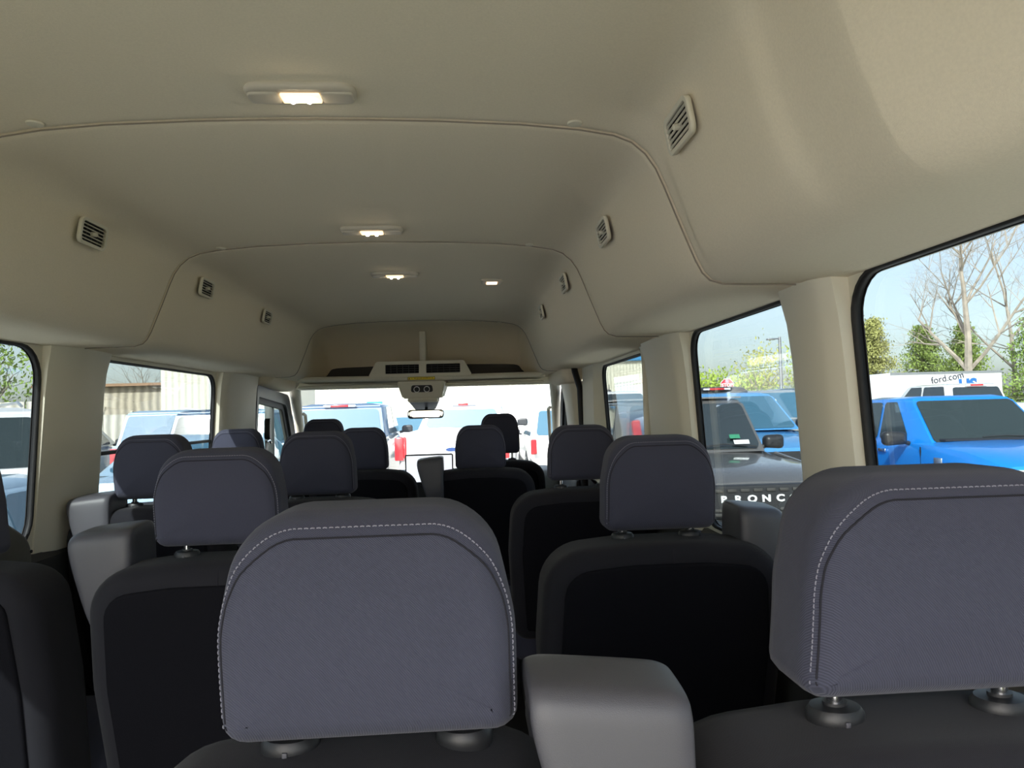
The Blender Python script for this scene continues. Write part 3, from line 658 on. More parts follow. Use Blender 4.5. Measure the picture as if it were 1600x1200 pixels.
def belt_box(parent, pos, L, side, w=.118, tilt=1, dz=0, dp=1):
    """moulded shoulder housing that carries the belt of the seat"""
    x, y = pos; prof = [(.0, 1.40), (-.005, 1.48), (-.004, 1.575), (-.001, 1.592), (.008, 1.601), (.022, 1.605), (.085, 1.608), (.104, 1.606), (.114, 1.598), (.120, 1.57), (.13, 1.40)]
    bm = bmesh.new(); rings = []
    xs = [(-w/2, 0), (-w/2+.004, .008), (-w/2+.012, .014), (-w/2+.022, .016), (w/2-.022, .016), (w/2-.012, .014), (w/2-.004, .008), (w/2, 0)]
    cyy, czz = .07, 1.46
    for xx, e in xs:
        sc = e/.016; rg = []
        for (a, b_) in prof:
            k = .86+.14*sc if True else 1
            tap = 1 - .9*min(1, max(0, (1.56-b_)/.16)) if side < 0 and xx < 0 or side > 0 and xx > 0 else 1
            bb = czz+(b_-czz)*(.955+.045*sc) - .008; aa = cyy+(a-cyy)*k
            rg.append(bm.verts.new(Vector((x+xx*tap, y-.04+aa*dp, bb + xx*tilt*.10 + dz))-Vector(L)))
        rings.append(rg)
    for i in range(len(rings)-1):
        for k in range(len(prof)): bm.faces.new((rings[i][k], rings[i][(k+1) % len(prof)], rings[i+1][(k+1) % len(prof)], rings[i+1][k]))
    bm.faces.new(rings[0]); bm.faces.new(rings[-1][::-1])
    bmesh.ops.recalc_face_normals(bm, faces=bm.faces)
    o = link('belt_housing', bm, M_HOUS, parent)
    sm = o.modifiers.new('sub', 'SUBSURF'); sm.levels = 2; sm.render_levels = 2
    return o
PS = 'passenger_seat'
seat(PS, 'nearest grey headrest and seat, whole in the middle of the picture', .157, .545, z_head=1.549, hh=.172, zt=1.528, w=.37, xoff=-.02)
seat(PS, 'nearest right seat, its large headrest cut off by the right edge', .600, .515, z_head=1.571, hh=.167, w=.47, box_side=-1, bx=(.334, .543), bxw=.122, xoff=.005, tilt=-1, bdz=.002, bdp=.72)
seat(PS, 'second row right seat with a full dark headrest before the grey car outside', .622, 1.40, z_head=1.549, hh=.184, zt=1.528, w=.50, box_side=1, bx=(.836, 1.46), bxw=.096, tilt=-1, bdz=-.010)
seat(PS, 'second row seat left of the aisle, its headrest partly hidden by the nearest one', -.221, 1.325, z_head=1.566, hh=.170, w=.47, box_side=-1, bx=(-.447, 1.405))
seat(PS, 'second row window seat cut off by the left edge', -.738, 1.325, w=.36, xoff=.035)
seat(PS, 'third row window seat on the left with sunlight on its headrest', -.645, 2.04, hw=.204, hh=.172, w=.44, z_head=1.578, zt=1.552, box_side=-1, bx=(-.795, 2.045), xoff=-.015)
seat(PS, 'third row seat left of the aisle, beside the windshield view', -.222, 2.20, w=.46)
seat(PS, 'third row right seat, half hidden behind the second row right headrest', .620, 2.33, z_head=1.560, hh=.176, zt=1.53, w=.50)
seat(PS, 'fourth row left window seat, only the top of its headrest seen beyond the third row', -.760, 3.15, w=.40, hw=.215, xoff=.05)
seat(PS, 'fourth row middle left seat with a small headrest left of the dash screen', -.238, 3.27, w=.50, z_head=1.543)
seat(PS, 'fourth row seat right of the dash screen with a belt box on its left shoulder', .298, 3.17, w=.50, z_head=1.541, box_side=-1, bx=(.075, 3.16))
seat('driver_seat', 'driver seat at the front left, headrest against the blue pickup outside', -.533, 3.88, z_head=1.575, zt=1.52, w=.48, hw=.222, hh=.196, grp='front seats')
seat('front_passenger_seat', 'front passenger seat at the right with a tall headrest before the windshield', .420, 3.88, z_head=1.562, zt=1.52, w=.50, hw=.218, hh=.212, grp='front seats')
# ------------------------------------------------------------------ vehicles outside
def paint(name, col): return mat(name, col, .32, metal=.15, coat=.8, spec=.5)
M_CGL = mat('dark_car_glass', (.025, .035, .04), .05, spec=.9, coat=.5)
M_CGL2 = mat('blue_painted_reflection_glass', (.045, .12, .18), .06, spec=.8, coat=.3)  # bluish reflection put into the base colour of the car windows
M_TYRE = mat('tyre_rubber', (.02, .02, .02), .85)
M_RIM = mat('alloy_rim', (.45, .46, .48), .3, metal=.8)
M_RED = mat('red_lamp_plastic', (.55, .015, .02), .25, coat=.5)
M_LAMP = mat('clear_lamp_plastic', (.75, .78, .8), .15, coat=.6)
M_PAPER = mat('white_paper', (.82, .84, .84), .7)
M_GREEN = mat('green_sticker', (.03, .22, .12), .6)
def quad_panel(bm, pts, n, th=.012):
    n = Vector(n).normalized(); a = [bm.verts.new(Vector(p)) for p in pts]; b = [bm.verts.new(Vector(p)+n*th) for p in pts]
    bm.faces.new(a[::-1]); bm.faces.new(b)
    for k in range(len(a)): bm.faces.new((a[k], a[(k+1) % len(a)], b[(k+1) % len(a)], b[k]))
def shrink(pts, d, r=.05, steps=4):
    """inset a planar 3-D polygon by d and round its corners"""
    P_ = [Vector(p) for p in pts]; e1 = (P_[1]-P_[0]).normalized(); n = e1.cross(P_[-1]-P_[0]).normalized(); e2 = n.cross(e1)
    q = [((p-P_[0]).dot(e1), (p-P_[0]).dot(e2)) for p in P_]
    ins = []; m = len(q)
    for i in range(m):
        a, b, c = Vector(q[i-1]), Vector(q[i]), Vector(q[(i+1) % m]); t1 = (b-a).normalized(); t2 = (c-b).normalized()
        n1 = Vector((-t1.y, t1.x)); n2 = Vector((-t2.y, t2.x)); k = n1+n2; k /= max(.3, k.dot(n1)); ins.append(b+k*d)
    rp = round_poly([(p.x, p.y, r) for p in ins], steps)
    return [P_[0]+e1*x+e2*y for x, y in rp], n
def vehicle(name, label, cat, loc, rz, col, L=4.7, W=1.85, hood=1.05, belt=1.15, roof=1.7, cowl=1.35, rf=2.1, rr=4.2, rb=4.55, kind='suv', glass=None,
            roofw=.78, nose_drop=.12, group='parked cars around the van', mirrors=True, detail=None, pillars=(.5,), wheel=.36, tail='red', roofmat=None, rearglass=None):
    glass = glass or M_CGL; rearglass = rearglass or glass
    root = empty(name, (loc[0], loc[1], 0), rz, label, cat, group); w = W/2
    Y = lambda d: -d          # d metres behind the nose
    # lower body
    deck = belt - (.02 if kind != 'sedan' else .06)
    st = [(0.0, w*.80, hood-nose_drop-.18), (.05, w*.90, hood-nose_drop-.03), (.22, w*.96, hood-nose_drop+.04), (.7, w*.99, hood-.01), (cowl*.98, w, hood+.03), (rf, w, belt), ((rf+rr)/2, w, belt+.01),
          (rb, w, deck+.02), (L-.25, w*.985, deck), (L-.06, w*.95, deck-.03), (L, w*.90, deck-.20)]
    st.sort(key=lambda s: s[0]); bm = bmesh.new(); rings = []
    for d, hw, zt in st:
        half = [(hw*.93, .34), (hw*.985, .44), (hw, .62), (hw*1.0, zt-.20), (hw*.985, zt-.09), (hw*.95, zt-.025), (hw*.88, zt), (hw*.6, zt+.018), (0, zt+.028)]
        pts = half + [(-x, z) for x, z in half[-2::-1]]
        rings.append([bm.verts.new((x, Y(d), z)) for x, z in pts])
    n = len(rings[0])
    for i in range(len(rings)-1):
        for k in range(n): bm.faces.new((rings[i][k], rings[i][(k+1) % n], rings[i+1][(k+1) % n], rings[i+1][k]))
    bm.faces.new(rings[0]); bm.faces.new(rings[-1][::-1])
    body = link('body', bm, col, root)
    # cabin
    rw = w*roofw; bw = w*.95
    B = [(bw*.94, cowl), (bw, cowl+.25), (bw, rb-.15 if kind != 'pickup' else rb-.05), (bw*.93, rb)]
    bm = bmesh.new(); zb = belt-.03
    base = [(-bw*.90, Y(cowl), zb), (bw*.90, Y(cowl), zb), (bw, Y(cowl+.35), zb), (bw, Y(rb-.12), zb), (bw*.92, Y(rb), zb), (-bw*.92, Y(rb), zb), (-bw, Y(rb-.12), zb), (-bw, Y(cowl+.35), zb)]
    top = [(-rw*.92, Y(rf), roof-.03), (rw*.92, Y(rf), roof-.03), (rw, Y(rf+.25), roof-.01), (rw, Y(rr-.15), roof-.02), (rw*.93, Y(rr), roof-.04), (-rw*.93, Y(rr), roof-.04), (-rw, Y(rr-.15), roof-.02), (-rw, Y(rf+.25), roof-.01)]
    a = [bm.verts.new(p) for p in base]; b_ = [bm.verts.new(p) for p in top]
    cc = [bm.verts.new((p[0]*.72, p[1] + (-.12 if i in (0, 1, 2, 7) else .12), roof+.022)) for i, p in enumerate(top)]
    for k in range(8):
        bm.faces.new((a[k], a[(k+1) % 8], b_[(k+1) % 8], b_[k])); bm.faces.new((b_[k], b_[(k+1) % 8], cc[(k+1) % 8], cc[k]))
    bm.faces.new(cc); bm.faces.new(a[::-1])
    bmesh.ops.bevel(bm, geom=[e for e in bm.edges if all(v in set(b_) for v in e.verts)], offset=.035, segments=3, affect='EDGES')
    cab = link('cabin', bm, col, root)
    if roofmat:
        bm = bmesh.new(); quad_panel(bm, [Vector(p)*1 + Vector((0, 0, .03)) for p in [tuple(c) for c in [(q[0]*.99, q[1], roof-.02) for q in top]]], (0, 0, 1), .02); link('roof_panel', bm, roofmat, root)
    def pane(nm, pts, d, r, m, th=.010, par=root):
        q, nn = shrink(pts, d, r); cen = sum(q, Vector())/len(q)
        if nn.dot(cen-Vector((0, Y((rf+rr)/2), (belt+roof)/2))) < 0: nn = -nn
        bm = bmesh.new(); quad_panel(bm, [p+nn*.002 for p in q], nn, th); return link(nm, bm, m, par, smooth=False)
    wsd = pane('windshield', [base[0], base[1], top[1], top[0]], .035, .07, glass)
    rgl = pane('rear_window', [base[4], base[5], top[5], top[4]], .06, .08, rearglass)
    for s in (-1, 1):
        c0, c1, c2, c3 = Vector((s*bw, Y(cowl+.35), zb)), Vector((s*bw, Y(rb-.12), zb)), Vector((s*rw, Y(rr-.15), roof-.02)), Vector((s*rw, Y(rf+.25), roof-.01))
        ts_ = (0,)+tuple(pillars)+(1,)
        for t0, t1 in zip(ts_, ts_[1:]):
            lo0, lo1 = c0.lerp(c1, t0), c0.lerp(c1, t1); yl0, yl1 = lo0.y, lo1.y
            def up(y): # the point on the roof rail straight above the sill
                t = (y-c3.y)/(c2.y-c3.y); return c3.lerp(c2, max(0, min(1, t)))
            q = [lo0, lo1, up(yl1) if t1 < 1 else c2, up(yl0) if t0 > 0 else c3]
            pane('side_window', q, .045, .06, glass)
    if mirrors:
        for s in (-1, 1):
            bm = bmesh.new(); slab(bm, round_poly([(-.12, -.075, .04), (.12, -.095, .05), (.12, .085, .05), (-.12, .075, .06)]), .14, .03, .06, n=40, seg=4,
                                   fn=lambda v: Vector((s*(w+.13+v.x), Y(cowl+.42)+v.y-.04, belt+.06+v.z)))
            mr = link('side_mirror', bm, M_BLK, root)
            bm = bmesh.new(); tube(bm, [(s*(w-.04), Y(cowl+.42), belt-.02), (s*(w+.08), Y(cowl+.42), belt+.02)], .03, 8); link('mirror_arm', bm, M_BLK, mr)
    # wheels
    for d in (.88, L-1.05):
        for s in (-1, 1):
            Mw = Matrix.Translation((s*(w-.11), Y(d), wheel)) @ Euler((0, PI/2*s, 0)).to_matrix().to_4x4()
            bm = bmesh.new(); lathe(bm, [(wheel*.6, -.11), (wheel*.95, -.11), (wheel, -.07), (wheel, .07), (wheel*.95, .115), (wheel*.6, .115)], 28, Mw); tw = link('tyre', bm, M_TYRE, root)
            bm = bmesh.new(); lathe(bm, [(wheel*.62, .06), (wheel*.62, .10), (wheel*.5, .118), (wheel*.12, .105)], 20, Mw); link('rim', bm, M_RIM, tw)
    # lamps, grille, bumpers
    zf = hood-nose_drop-.14
    for s in (-1, 1):
        bm = bmesh.new(); slab(bm, round_poly([(-.17, -.08, .03), (.17, -.07, .03), (.19, .08, .03), (-.17, .075, .03)]), .12, .02, .02, n=36, seg=3, fn=lambda v: Vector((s*(w*.72+v.x), Y(0)+.012-v.y+(-.10*max(0, v.x+.03) if True else 0), zf+v.z))); link('headlight', bm, M_LAMP, root)
        zr = deck-.22 if kind != 'pickup' else deck-.24
        bm = bmesh.new(); slab(bm, round_poly([(-.075, -.20, .02), (.075, -.20, .02), (.075, .18, .03), (-.075, .18, .03)]), .10, .015, .01, n=36, seg=3, fn=lambda v: Vector((s*(w*.90+v.x-.02), Y(L)-.028+v.y, zr+v.z))); link('tail_light', bm, M_RED, root)
    bm = bmesh.new(); slab(bm, round_poly([(-w*.50, zf-.19, .04), (w*.50, zf-.19, .04), (w*.52, zf+.09, .04), (-w*.52, zf+.09, .04)]), .06, .015, .01, n=50, seg=3, fn=lambda v: Vector((v.x, .02-v.y, v.z))); link('grille', bm, M_BLK, root)
    for y_, nm in ((.02, 'front_bumper'), (-L-.02, 'rear_bumper')):
        bm = bmesh.new(); box(bm, -w*.93, w*.93, y_-.09, y_+.09, .36, .56, .05, 3); link(nm, bm, col if kind != 'pickup' else M_RIM, root)
    bm = bmesh.new(); box(bm, -.16, .16, -L-.13, -L-.115, .62, .77, .004); link('licence_plate', bm, M_PAPER, root)
    return root
def brake_light(root, y, z, w=.32):
    bm = bmesh.new(); box(bm, -w/2, w/2, y-.03, y+.03, z-.022, z+.022, .008); link('centre_brake_light', bm, M_RED, root)
    for s in (-1, 1):
        bm = bmesh.new(); box(bm, *sorted((s*(w/2+.002), s*(w/2+.14))), y-.028, y+.03, z-.02, z+.02, .006); link('cargo_light', bm, M_LAMP, root)
WHITE = paint('white_car_paint', (.80, .80, .79)); BLUE = paint('bright_blue_paint', (.008, .25, .82)); GREY = paint('carbon_grey_paint', (.115, .112, .112))
NAVY = paint('slate_blue_paint', (.05, .10, .18)); SILV = paint('silver_paint', (.42, .43, .44)); LBLU = paint('pale_blue_paint', (.33, .47, .60)); BLK = paint('black_paint', (.012, .012, .014))
EXT = 'vehicles parked beyond the windows'
# -- right side: blue pickup whose door, mirror and hood fill the near side window
r = vehicle('pickup_truck', 'bright blue pickup with black mirror outside the nearest right window', 'car', (7.1, 7.5), PI-math.radians(6), BLUE, L=5.3, W=1.88, hood=1.17, belt=1.20, roof=1.81, cowl=1.55, rf=2.25, rr=3.75, rb=3.95, kind='pickup', group=EXT, pillars=(.52,), glass=mat('green_grey_car_glass', (.030, .042, .044), .08, spec=.5), roofw=.80, nose_drop=.14, wheel=.39)
for s in (-1,):
    bm = bmesh.new(); box(bm, .935, .965, -2.78, -2.56, 1.03, 1.075, .01); link('door_handle', bm, M_CHROME, r)
    bm = bmesh.new(); box(bm, .925, .945, -1.30, -1.12, .93, 1.03, .01); link('side_badge', bm, M_RIM, r)
    for d, z0, z1 in ((1.62, .5, 1.15), (2.88, .5, 1.18)):
        bm = bmesh.new(); box(bm, .93, .943, -d-.005, -d+.005, z0, z1); link('door_gap', bm, M_DARK, r)
for s in (-1, 1):
    for mr in [o for o in KIDS(r) if o.name.startswith('side_mirror')]: pass
for mr in [o for o in KIDS(r) if o.name.startswith('side_mirror')]:
    for v in mr.data.vertices: v.co.x = math.copysign(.94+(abs(v.co.x)-.94)*1.35, v.co.x); v.co.z = 1.26+(v.co.z-1.26)*1.15
bm = bmesh.new(); quad_panel(bm, [(-.70, -1.58, 1.235), (.70, -1.58, 1.235), (.66, -1.50, 1.225), (-.66, -1.50, 1.225)], (0, 0, 1), .02); link('wiper_cowl', bm, M_BLK, r)
# seats and wheel seen dimly through its glass are read as darker shapes of the trim behind the windshield
bm = bmesh.new(); tube(bm, [(-.55, -1.62, 1.26), (-.2, -1.64, 1.275), (.1, -1.63, 1.262)], .009, 6); link('wiper', bm, M_BLK, r)
for s in (-1, 1):
    bm = bmesh.new()
    for q in ((-.055, .02), (.03, .03), (.0, -.035)): lathe(bm, [(.03, 0), (.03, .012), (.012, .02)], 14, Matrix.Translation((s*(.68+q[0]), .018, .89+q[1])) @ Euler((-PI/2, 0, 0)).to_matrix().to_4x4())
    link('lamp_projector', bm, M_BLK, r)
# -- grey off-roader with block letters on its black grille
r = vehicle('off_roader', 'grey off roader facing the van with white block letters on its black grille', 'car', (2.86, 6.36), PI-math.radians(1), GREY, L=4.6, W=1.92, hood=1.18, belt=1.27, roof=1.86, cowl=1.75, rf=2.12, rr=4.3, rb=4.5, group=EXT, pillars=(.33, .68), roofw=.80, nose_drop=.10, roofmat=paint('grey_roof_paint', (.2, .2, .2)))
bm = bmesh.new(); slab(bm, round_poly([(-.88, .76, .05), (.88, .76, .05), (.88, 1.06, .05), (-.88, 1.06, .05)]), .10, .02, .01, n=80, seg=3, fn=lambda v: Vector((v.x, .06-v.y, v.z))); gp = link('grille_panel', bm, M_BLK, r)
for k in range(11):
    for zz in (1.015, .84, .80):
        if abs(k-5) > 4: continue
        bm = bmesh.new(); box(bm, -.60+k*.12-.04, -.60+k*.12+.04, .055, .075, zz-.014, zz+.014, .004); link('grille_slot', bm, M_DTRIM, gp)
MT = face_up((-.0, .064, .925), (-1, 0, 0), (0, 0, 1))
for i, ch in enumerate('BRONCO'):
    text_mesh('badge_letter', ch, .085, M_PAPER, face_up((-.01-(i-2.5)*.130, .066, .935), (-1, 0, 0), (0, 0, 1)), gp, .006, sx=1.25, bold=.003)
bm = bmesh.new(); box(bm, -.86, .86, .0, .16, .58, .74, .04, 3); link('front_bumper_bar', bm, M_DTRIM, r)
for s in (-1, 1):
    bm = bmesh.new(); tube(bm, [(s*.80, -.12, 1.12), (s*.88, -1.6, 1.225)], .018, 6); link('hood_rib', bm, GREY, r)
bm = bmesh.new(); quad_panel(bm, [(-.64, -1.80, 1.33), (-.46, -1.80, 1.33), (-.46, -1.835, 1.375), (-.64, -1.835, 1.375)], (0, 1, .4), .004)
for v in bm.verts: v.co.y += .06
link('white_card', bm, M_PAPER, r)
bm = bmesh.new(); quad_panel(bm, [(-.54, -1.83, 1.395), (-.42, -1.83, 1.395), (-.42, -1.865, 1.44), (-.54, -1.865, 1.44)], (0, 1, .4), .004)
for v in bm.verts: v.co.y += .06
link('green_sticker', bm, M_GREEN, r)
bm = bmesh.new(); tube(bm, [(.1, -1.73, 1.29), (-.35, -1.75, 1.335), (-.72, -1.73, 1.30)], .008, 6); link('wiper', bm, M_BLK, r)
# -- blue car, grey car and black car behind it
r = vehicle('parked_car', 'blue car with a broad windshield behind the grey off roader', 'car', (4.72, 9.7), PI, paint('sky_blue_paint', (.08, .30, .62)), L=4.7, W=1.86, hood=1.28, belt=1.40, roof=1.96, cowl=1.25, rf=1.95, rr=4.1, rb=4.5, group=EXT, glass=M_CGL2)
bm = bmesh.new(); quad_panel(bm, [(.30, -1.42, 1.56), (.16, -1.42, 1.56), (.18, -1.50, 1.66), (.28, -1.50, 1.66)], (0, 1, .3), .004)
for v in bm.verts: v.co.y += .12
link('price_sheet', bm, M_PAPER, r)
text_mesh('side_decal', 'RX', .10, mat('red_decal', (.7, .04, .08), .6), face_up((.55, .04, 1.06), (-1, 0, 0), (0, 0, 1)), r, .004, bold=.004)
r = vehicle('parked_car', 'silver grey car with a white sheet in its windshield, right of the lamp post base', 'car', (7.7, 14.8), PI, paint('warm_grey_paint', (.30, .30, .29)), L=4.6, W=1.86, hood=1.36, belt=1.45, roof=2.08, cowl=1.1, rf=1.9, rr=4.0, rb=4.4, group=EXT, glass=M_CGL2)
bm = bmesh.new(); quad_panel(bm, [(.40, -1.35, 1.60), (.22, -1.35, 1.60), (.20, -1.52, 1.88), (.34, -1.52, 1.88)], (0, 1, .3), .004)
for v in bm.verts: v.co.y += .14
link('price_sheet', bm, M_PAPER, r)
r = vehicle('parked_car', 'black car roof with a red brake light below the stop sign', 'car', (5.75, 19.6), 0, BLK, L=4.7, W=1.9, hood=1.1, belt=1.5, roof=2.16, cowl=1.3, rf=2.0, rr=4.3, rb=4.6, group=EXT)
brake_light(r, -4.36, 2.13)
# -- far right: white pickup, black roofed car, box truck
r = vehicle('pickup_truck', 'white pickup with dark rear glass behind the blue pickup', 'car', (15.4, 24.1), 0, WHITE, L=5.8, W=2.0, hood=1.2, belt=1.62, roof=2.20, cowl=1.2, rf=1.9, rr=3.9, rb=4.1, kind='pickup', group=EXT, roofw=.82)
brake_light(r, -3.98, 2.16, .4)
r = vehicle('parked_car', 'low dark car roof between the pillar and the white pickup', 'car', (9.85, 17.6), PI, BLK, L=4.6, W=1.8, hood=1.1, belt=1.50, roof=2.17, cowl=1.3, rf=2.0, rr=4.0, rb=4.4, group=EXT)
t = empty('box_truck', (19.4, 27.3, 0), 0, 'white box truck with web address lettering behind the white pickup', 'truck')
bm = bmesh.new(); box(bm, -2.2, 2.55, 0, 2.3,   .9, 2.86, .08, 3); link('cargo_box', bm, mat('white_truck_paint', (.72, .73, .72), .5), t)
bm = bmesh.new(); box(bm, -2.85, -2.1, .15, 2.15, .7, 2.80, .22, 4); link('truck_cab', bm, WHITE, t)
bm = bmesh.new(); box(bm, -2.18, 2.53, -.012, 0, 2.76, 2.86); link('top_rail', bm, M_RIM, t)
for x in (-2.5, 1.6):
    for yy in (.25, 2.05):
        bm = bmesh.new(); lathe(bm, [(.25, -.12), (.42, -.12), (.45, 0), (.42, .12), (.25, .12)], 20, Matrix.Translation((x, yy, .45)) @ Euler((PI/2, 0, 0)).to_matrix().to_4x4()); link('tyre', bm, M_TYRE, t)
text_mesh('lettering', 'ford.com', .38, mat('black_lettering', (.03, .03, .05), .6), face_up((.20, -.02, 2.60), (1, 0, .16), (-.16, 0, 1)), t, .004)
text_mesh('lettering', 'US', .66, mat('blue_lettering', (.02, .14, .42), .6), face_up((1.05, -.02, 2.28), (1, 0, .05), (-.05, 0, 1)), t, .004, bold=.03)
# -- ahead: seen through the windshield
r = vehicle('pickup_truck', 'slate blue pickup cab with a red centre brake light, at the left of the windshield', 'car', (-2.22, 17.9), 0, NAVY, L=5.8, W=2.0, hood=1.2, belt=1.38, roof=1.99, cowl=1.2, rf=1.9, rr=3.75, rb=3.9, kind='pickup', group=EXT, glass=M_CGL2, roofw=.86)
brake_light(r, -3.79, 1.965, .34)
def tailgate(r, L, W, z1, m, emb=True):
    bm = bmesh.new(); slab(bm, round_poly([(-W*.40, .72, .03), (W*.40, .72, .03), (W*.40, z1, .03), (-W*.40, z1, .03)]), .05, .012, .005, n=60, seg=3, fn=lambda v: Vector((v.x, -L-.045+v.y, v.z))); tg = link('tailgate', bm, m, r)
    bm = bmesh.new(); slab(bm, round_poly([(-.28, z1-.17, .03), (.28, z1-.17, .03), (.24, z1-.055, .03), (-.24, z1-.055, .03)]), .02, .004, .002, n=40, seg=2, fn=lambda v: Vector((v.x, -L-.055+v.y, v.z))); link('handle_strip', bm, mat('grey_handle_plastic', (.32, .32, .31), .5), tg)
    if emb:
        bm = bmesh.new(); el = [(.115*math.cos(2*PI*k/40), z1-.30+.045*math.sin(2*PI*k/40)) for k in range(40)]
        slab(bm, el, .02, .004, .002, n=40, seg=2, fn=lambda v: Vector((v.x, -L-.058+v.y, v.z))); e = link('oval_emblem', bm, M_CHROME, tg)
        bm = bmesh.new(); slab(bm, [(x*.88, z1-.30+(z-z1+.30)*.82) for x, z in el], .02, .003, .002, n=40, seg=2, fn=lambda v: Vector((v.x, -L-.062+v.y, v.z))); link('emblem_field', bm, mat('emblem_blue', (.01, .04, .16), .3), e)
r = vehicle('pickup_truck', 'white pickup seen from behind with its tailgate facing the windshield', 'car', (.62, 18.45), math.radians(-6.3), WHITE, L=5.8, W=2.02, hood=1.2, belt=1.45, roof=1.93, cowl=1.2, rf=1.9, rr=3.85, rb=3.98, kind='pickup', group=EXT, glass=M_CGL2, roofw=.74)
tailgate(r, 5.8, 2.02, 1.43, WHITE); brake_light(r, -3.86, 1.94, .2)
for s in (-1, 1):
    bm = bmesh.new(); box(bm, *sorted((s*.86, s*1.02)), -5.86, -5.74, .95, 1.36, .02); link('tail_lamp', bm, M_RED, r)
for x, y, c, lb, ro in ((2.75, 22.5, WHITE, 'pale car seen through the right end of the windshield', 1.84), (-1.9, 30, SILV, 'small distant silver car between the two pickups ahead', 1.72), (-.35, 34, WHITE, 'small distant white car just left of the white pickup', 1.75), (3.9, 15.0, WHITE, 'white pickup cab seen through the sliding door window', 2.16)):
    hi = ro > 2
    r = vehicle('parked_car', lb, 'car', (x, y), PI if hi else 0, c, L=4.6, W=1.85, hood=1.25 if hi else 1.0, belt=1.45 if hi else 1.1, roof=ro, group=EXT, glass=M_CGL2 if not hi else M_CGL)
    if hi:
        bm = bmesh.new(); tube(bm, [(.1, -2.4, 2.18), (.1, -2.35, 2.36)], .008, 6); lathe(bm, [(.06, 2.18), (.05, 2.22), (.02, 2.235)], 14, Matrix.Translation((.1, -2.4, 0))); link('antenna', bm, M_BLK, r)
        bm = bmesh.new(); quad_panel(bm, [(.25, -1.5, 1.56), (.08, -1.5, 1.56), (.10, -1.62, 1.80), (.22, -1.62, 1.80)], (0, 1, .3), .004)
        for v in bm.verts: v.co.y += .14
        link('price_sheet', bm, M_PAPER, r)
# -- left side
r = vehicle('suv', 'white suv with dark rear glass and a green sticker outside the near left window', 'car', (-8.05, 11.65), math.radians(38), WHITE, L=4.8, W=1.95, hood=1.1, belt=1.28, roof=1.96, cowl=1.3, rf=2.0, rr=4.45, rb=4.72, group=EXT, roofw=.84, rearglass=mat('green_grey_car_glass', (.030, .042, .044), .08, spec=.5))
bm = bmesh.new(); quad_panel(bm, [(.06, -4.80, 1.34), (.24, -4.80, 1.34), (.24, -4.79, 1.39), (.06, -4.79, 1.39)], (0, -1, 0), .006); link('green_sticker', bm, M_GREEN, r)
bm = bmesh.new(); quad_panel(bm, [(.05, -4.81, 1.29), (.26, -4.81, 1.29), (.26, -4.80, 1.33), (.05, -4.80, 1.33)], (0, -1, 0), .006); link('white_card', bm, M_PAPER, r)
for s in (-1, 1):
    bm = bmesh.new(); tube(bm, [(s*.62, -1.9, 2.0), (s*.62, -2.2, 2.05), (s*.62, -3.9, 2.05), (s*.62, -4.2, 2.0)], .018, 8); link('roof_rail', bm, M_RIM, r)
r = vehicle('suv', 'pale blue suv seen from behind through the further left window', 'car', (-6.55, 20.8), 0, LBLU, L=4.8, W=1.95, hood=1.1, belt=1.25, roof=1.98, cowl=1.3, rf=2.0, rr=4.4, rb=4.7, group=EXT, roofw=.84, glass=mat('pale_painted_reflection_glass', (.17, .26, .36), .06, spec=.9), rearglass=mat('pale_painted_reflection_glass', (.30, .42, .55), .06, spec=.9))  # pale reflection on its windows put into the glass colour
r = vehicle('pickup_truck', 'dark pickup with a red tail light at the right end of the further left window', 'car', (-4.05, 16.5), 0, NAVY, L=5.6, W=1.95, hood=1.2, belt=1.35, roof=1.93, cowl=1.2, rf=1.9, rr=3.7, rb=3.9, kind='pickup', group=EXT, roofw=.84)
tailgate(r, 5.6, 1.95, 1.33, NAVY, False)
r = vehicle('parked_car', 'dark blue car with a black mirror at the left edge of the further left window', 'car', (-9.6, 20.5), 0, NAVY, L=4.6, W=1.85, hood=1.05, belt=1.2, roof=1.70, group=EXT)
r = vehicle('sedan', 'light blue sedan parked close along the left side of the van', 'car', (-3.05, 6.9), 0, LBLU, L=4.8, W=1.84, hood=1.0, belt=1.08, roof=1.46, cowl=1.3, rf=2.1, rr=3.5, rb=4.2, kind='sedan', group=EXT, glass=M_CGL2)
r = vehicle('sedan', 'light blue sedan beyond the driver window on the left', 'car', (-3.3, 12.9), 0, LBLU, L=4.8, W=1.84, hood=1.1, belt=1.18, roof=1.56, cowl=1.3, rf=2.1, rr=3.5, rb=4.2, kind='sedan', group=EXT, glass=M_CGL2)
# ------------------------------------------------------------------ buildings, posts, trees
def wall_box(nm, x0, x1, y0, y1, z0, z1, m, par=None, bev=0):
    bm = bmesh.new(); box(bm, x0, x1, y0, y1, z0, z1, bev); return link(nm, bm, m, par, smooth=False)
def corrugated(name, col):
    m = mat(name, col, .6); nt = m.node_tree; b = nt.nodes['Principled BSDF']; tc = nt.nodes.new('ShaderNodeTexCoord')
    w = nt.nodes.new('ShaderNodeTexWave'); w.bands_direction = 'X'; w.inputs['Scale'].default_value = 1.6; bp = nt.nodes.new('ShaderNodeBump'); bp.inputs['Distance'].default_value = .05; bp.inputs['Strength'].default_value = .6
    nt.links.new(tc.outputs['Object'], w.inputs['Vector']); nt.links.new(w.outputs['Fac'], bp.inputs['Height']); nt.links.new(bp.outputs[0], b.inputs['Normal']); return m
M_BEIGE = corrugated('beige_metal_siding', (.60, .58, .47)); M_CREAM = corrugated('cream_siding', (.66, .63, .52))
b = empty('warehouse', (0, 42, 0), 0, 'long beige metal warehouse with a blue roof edge ahead of the van', 'building')
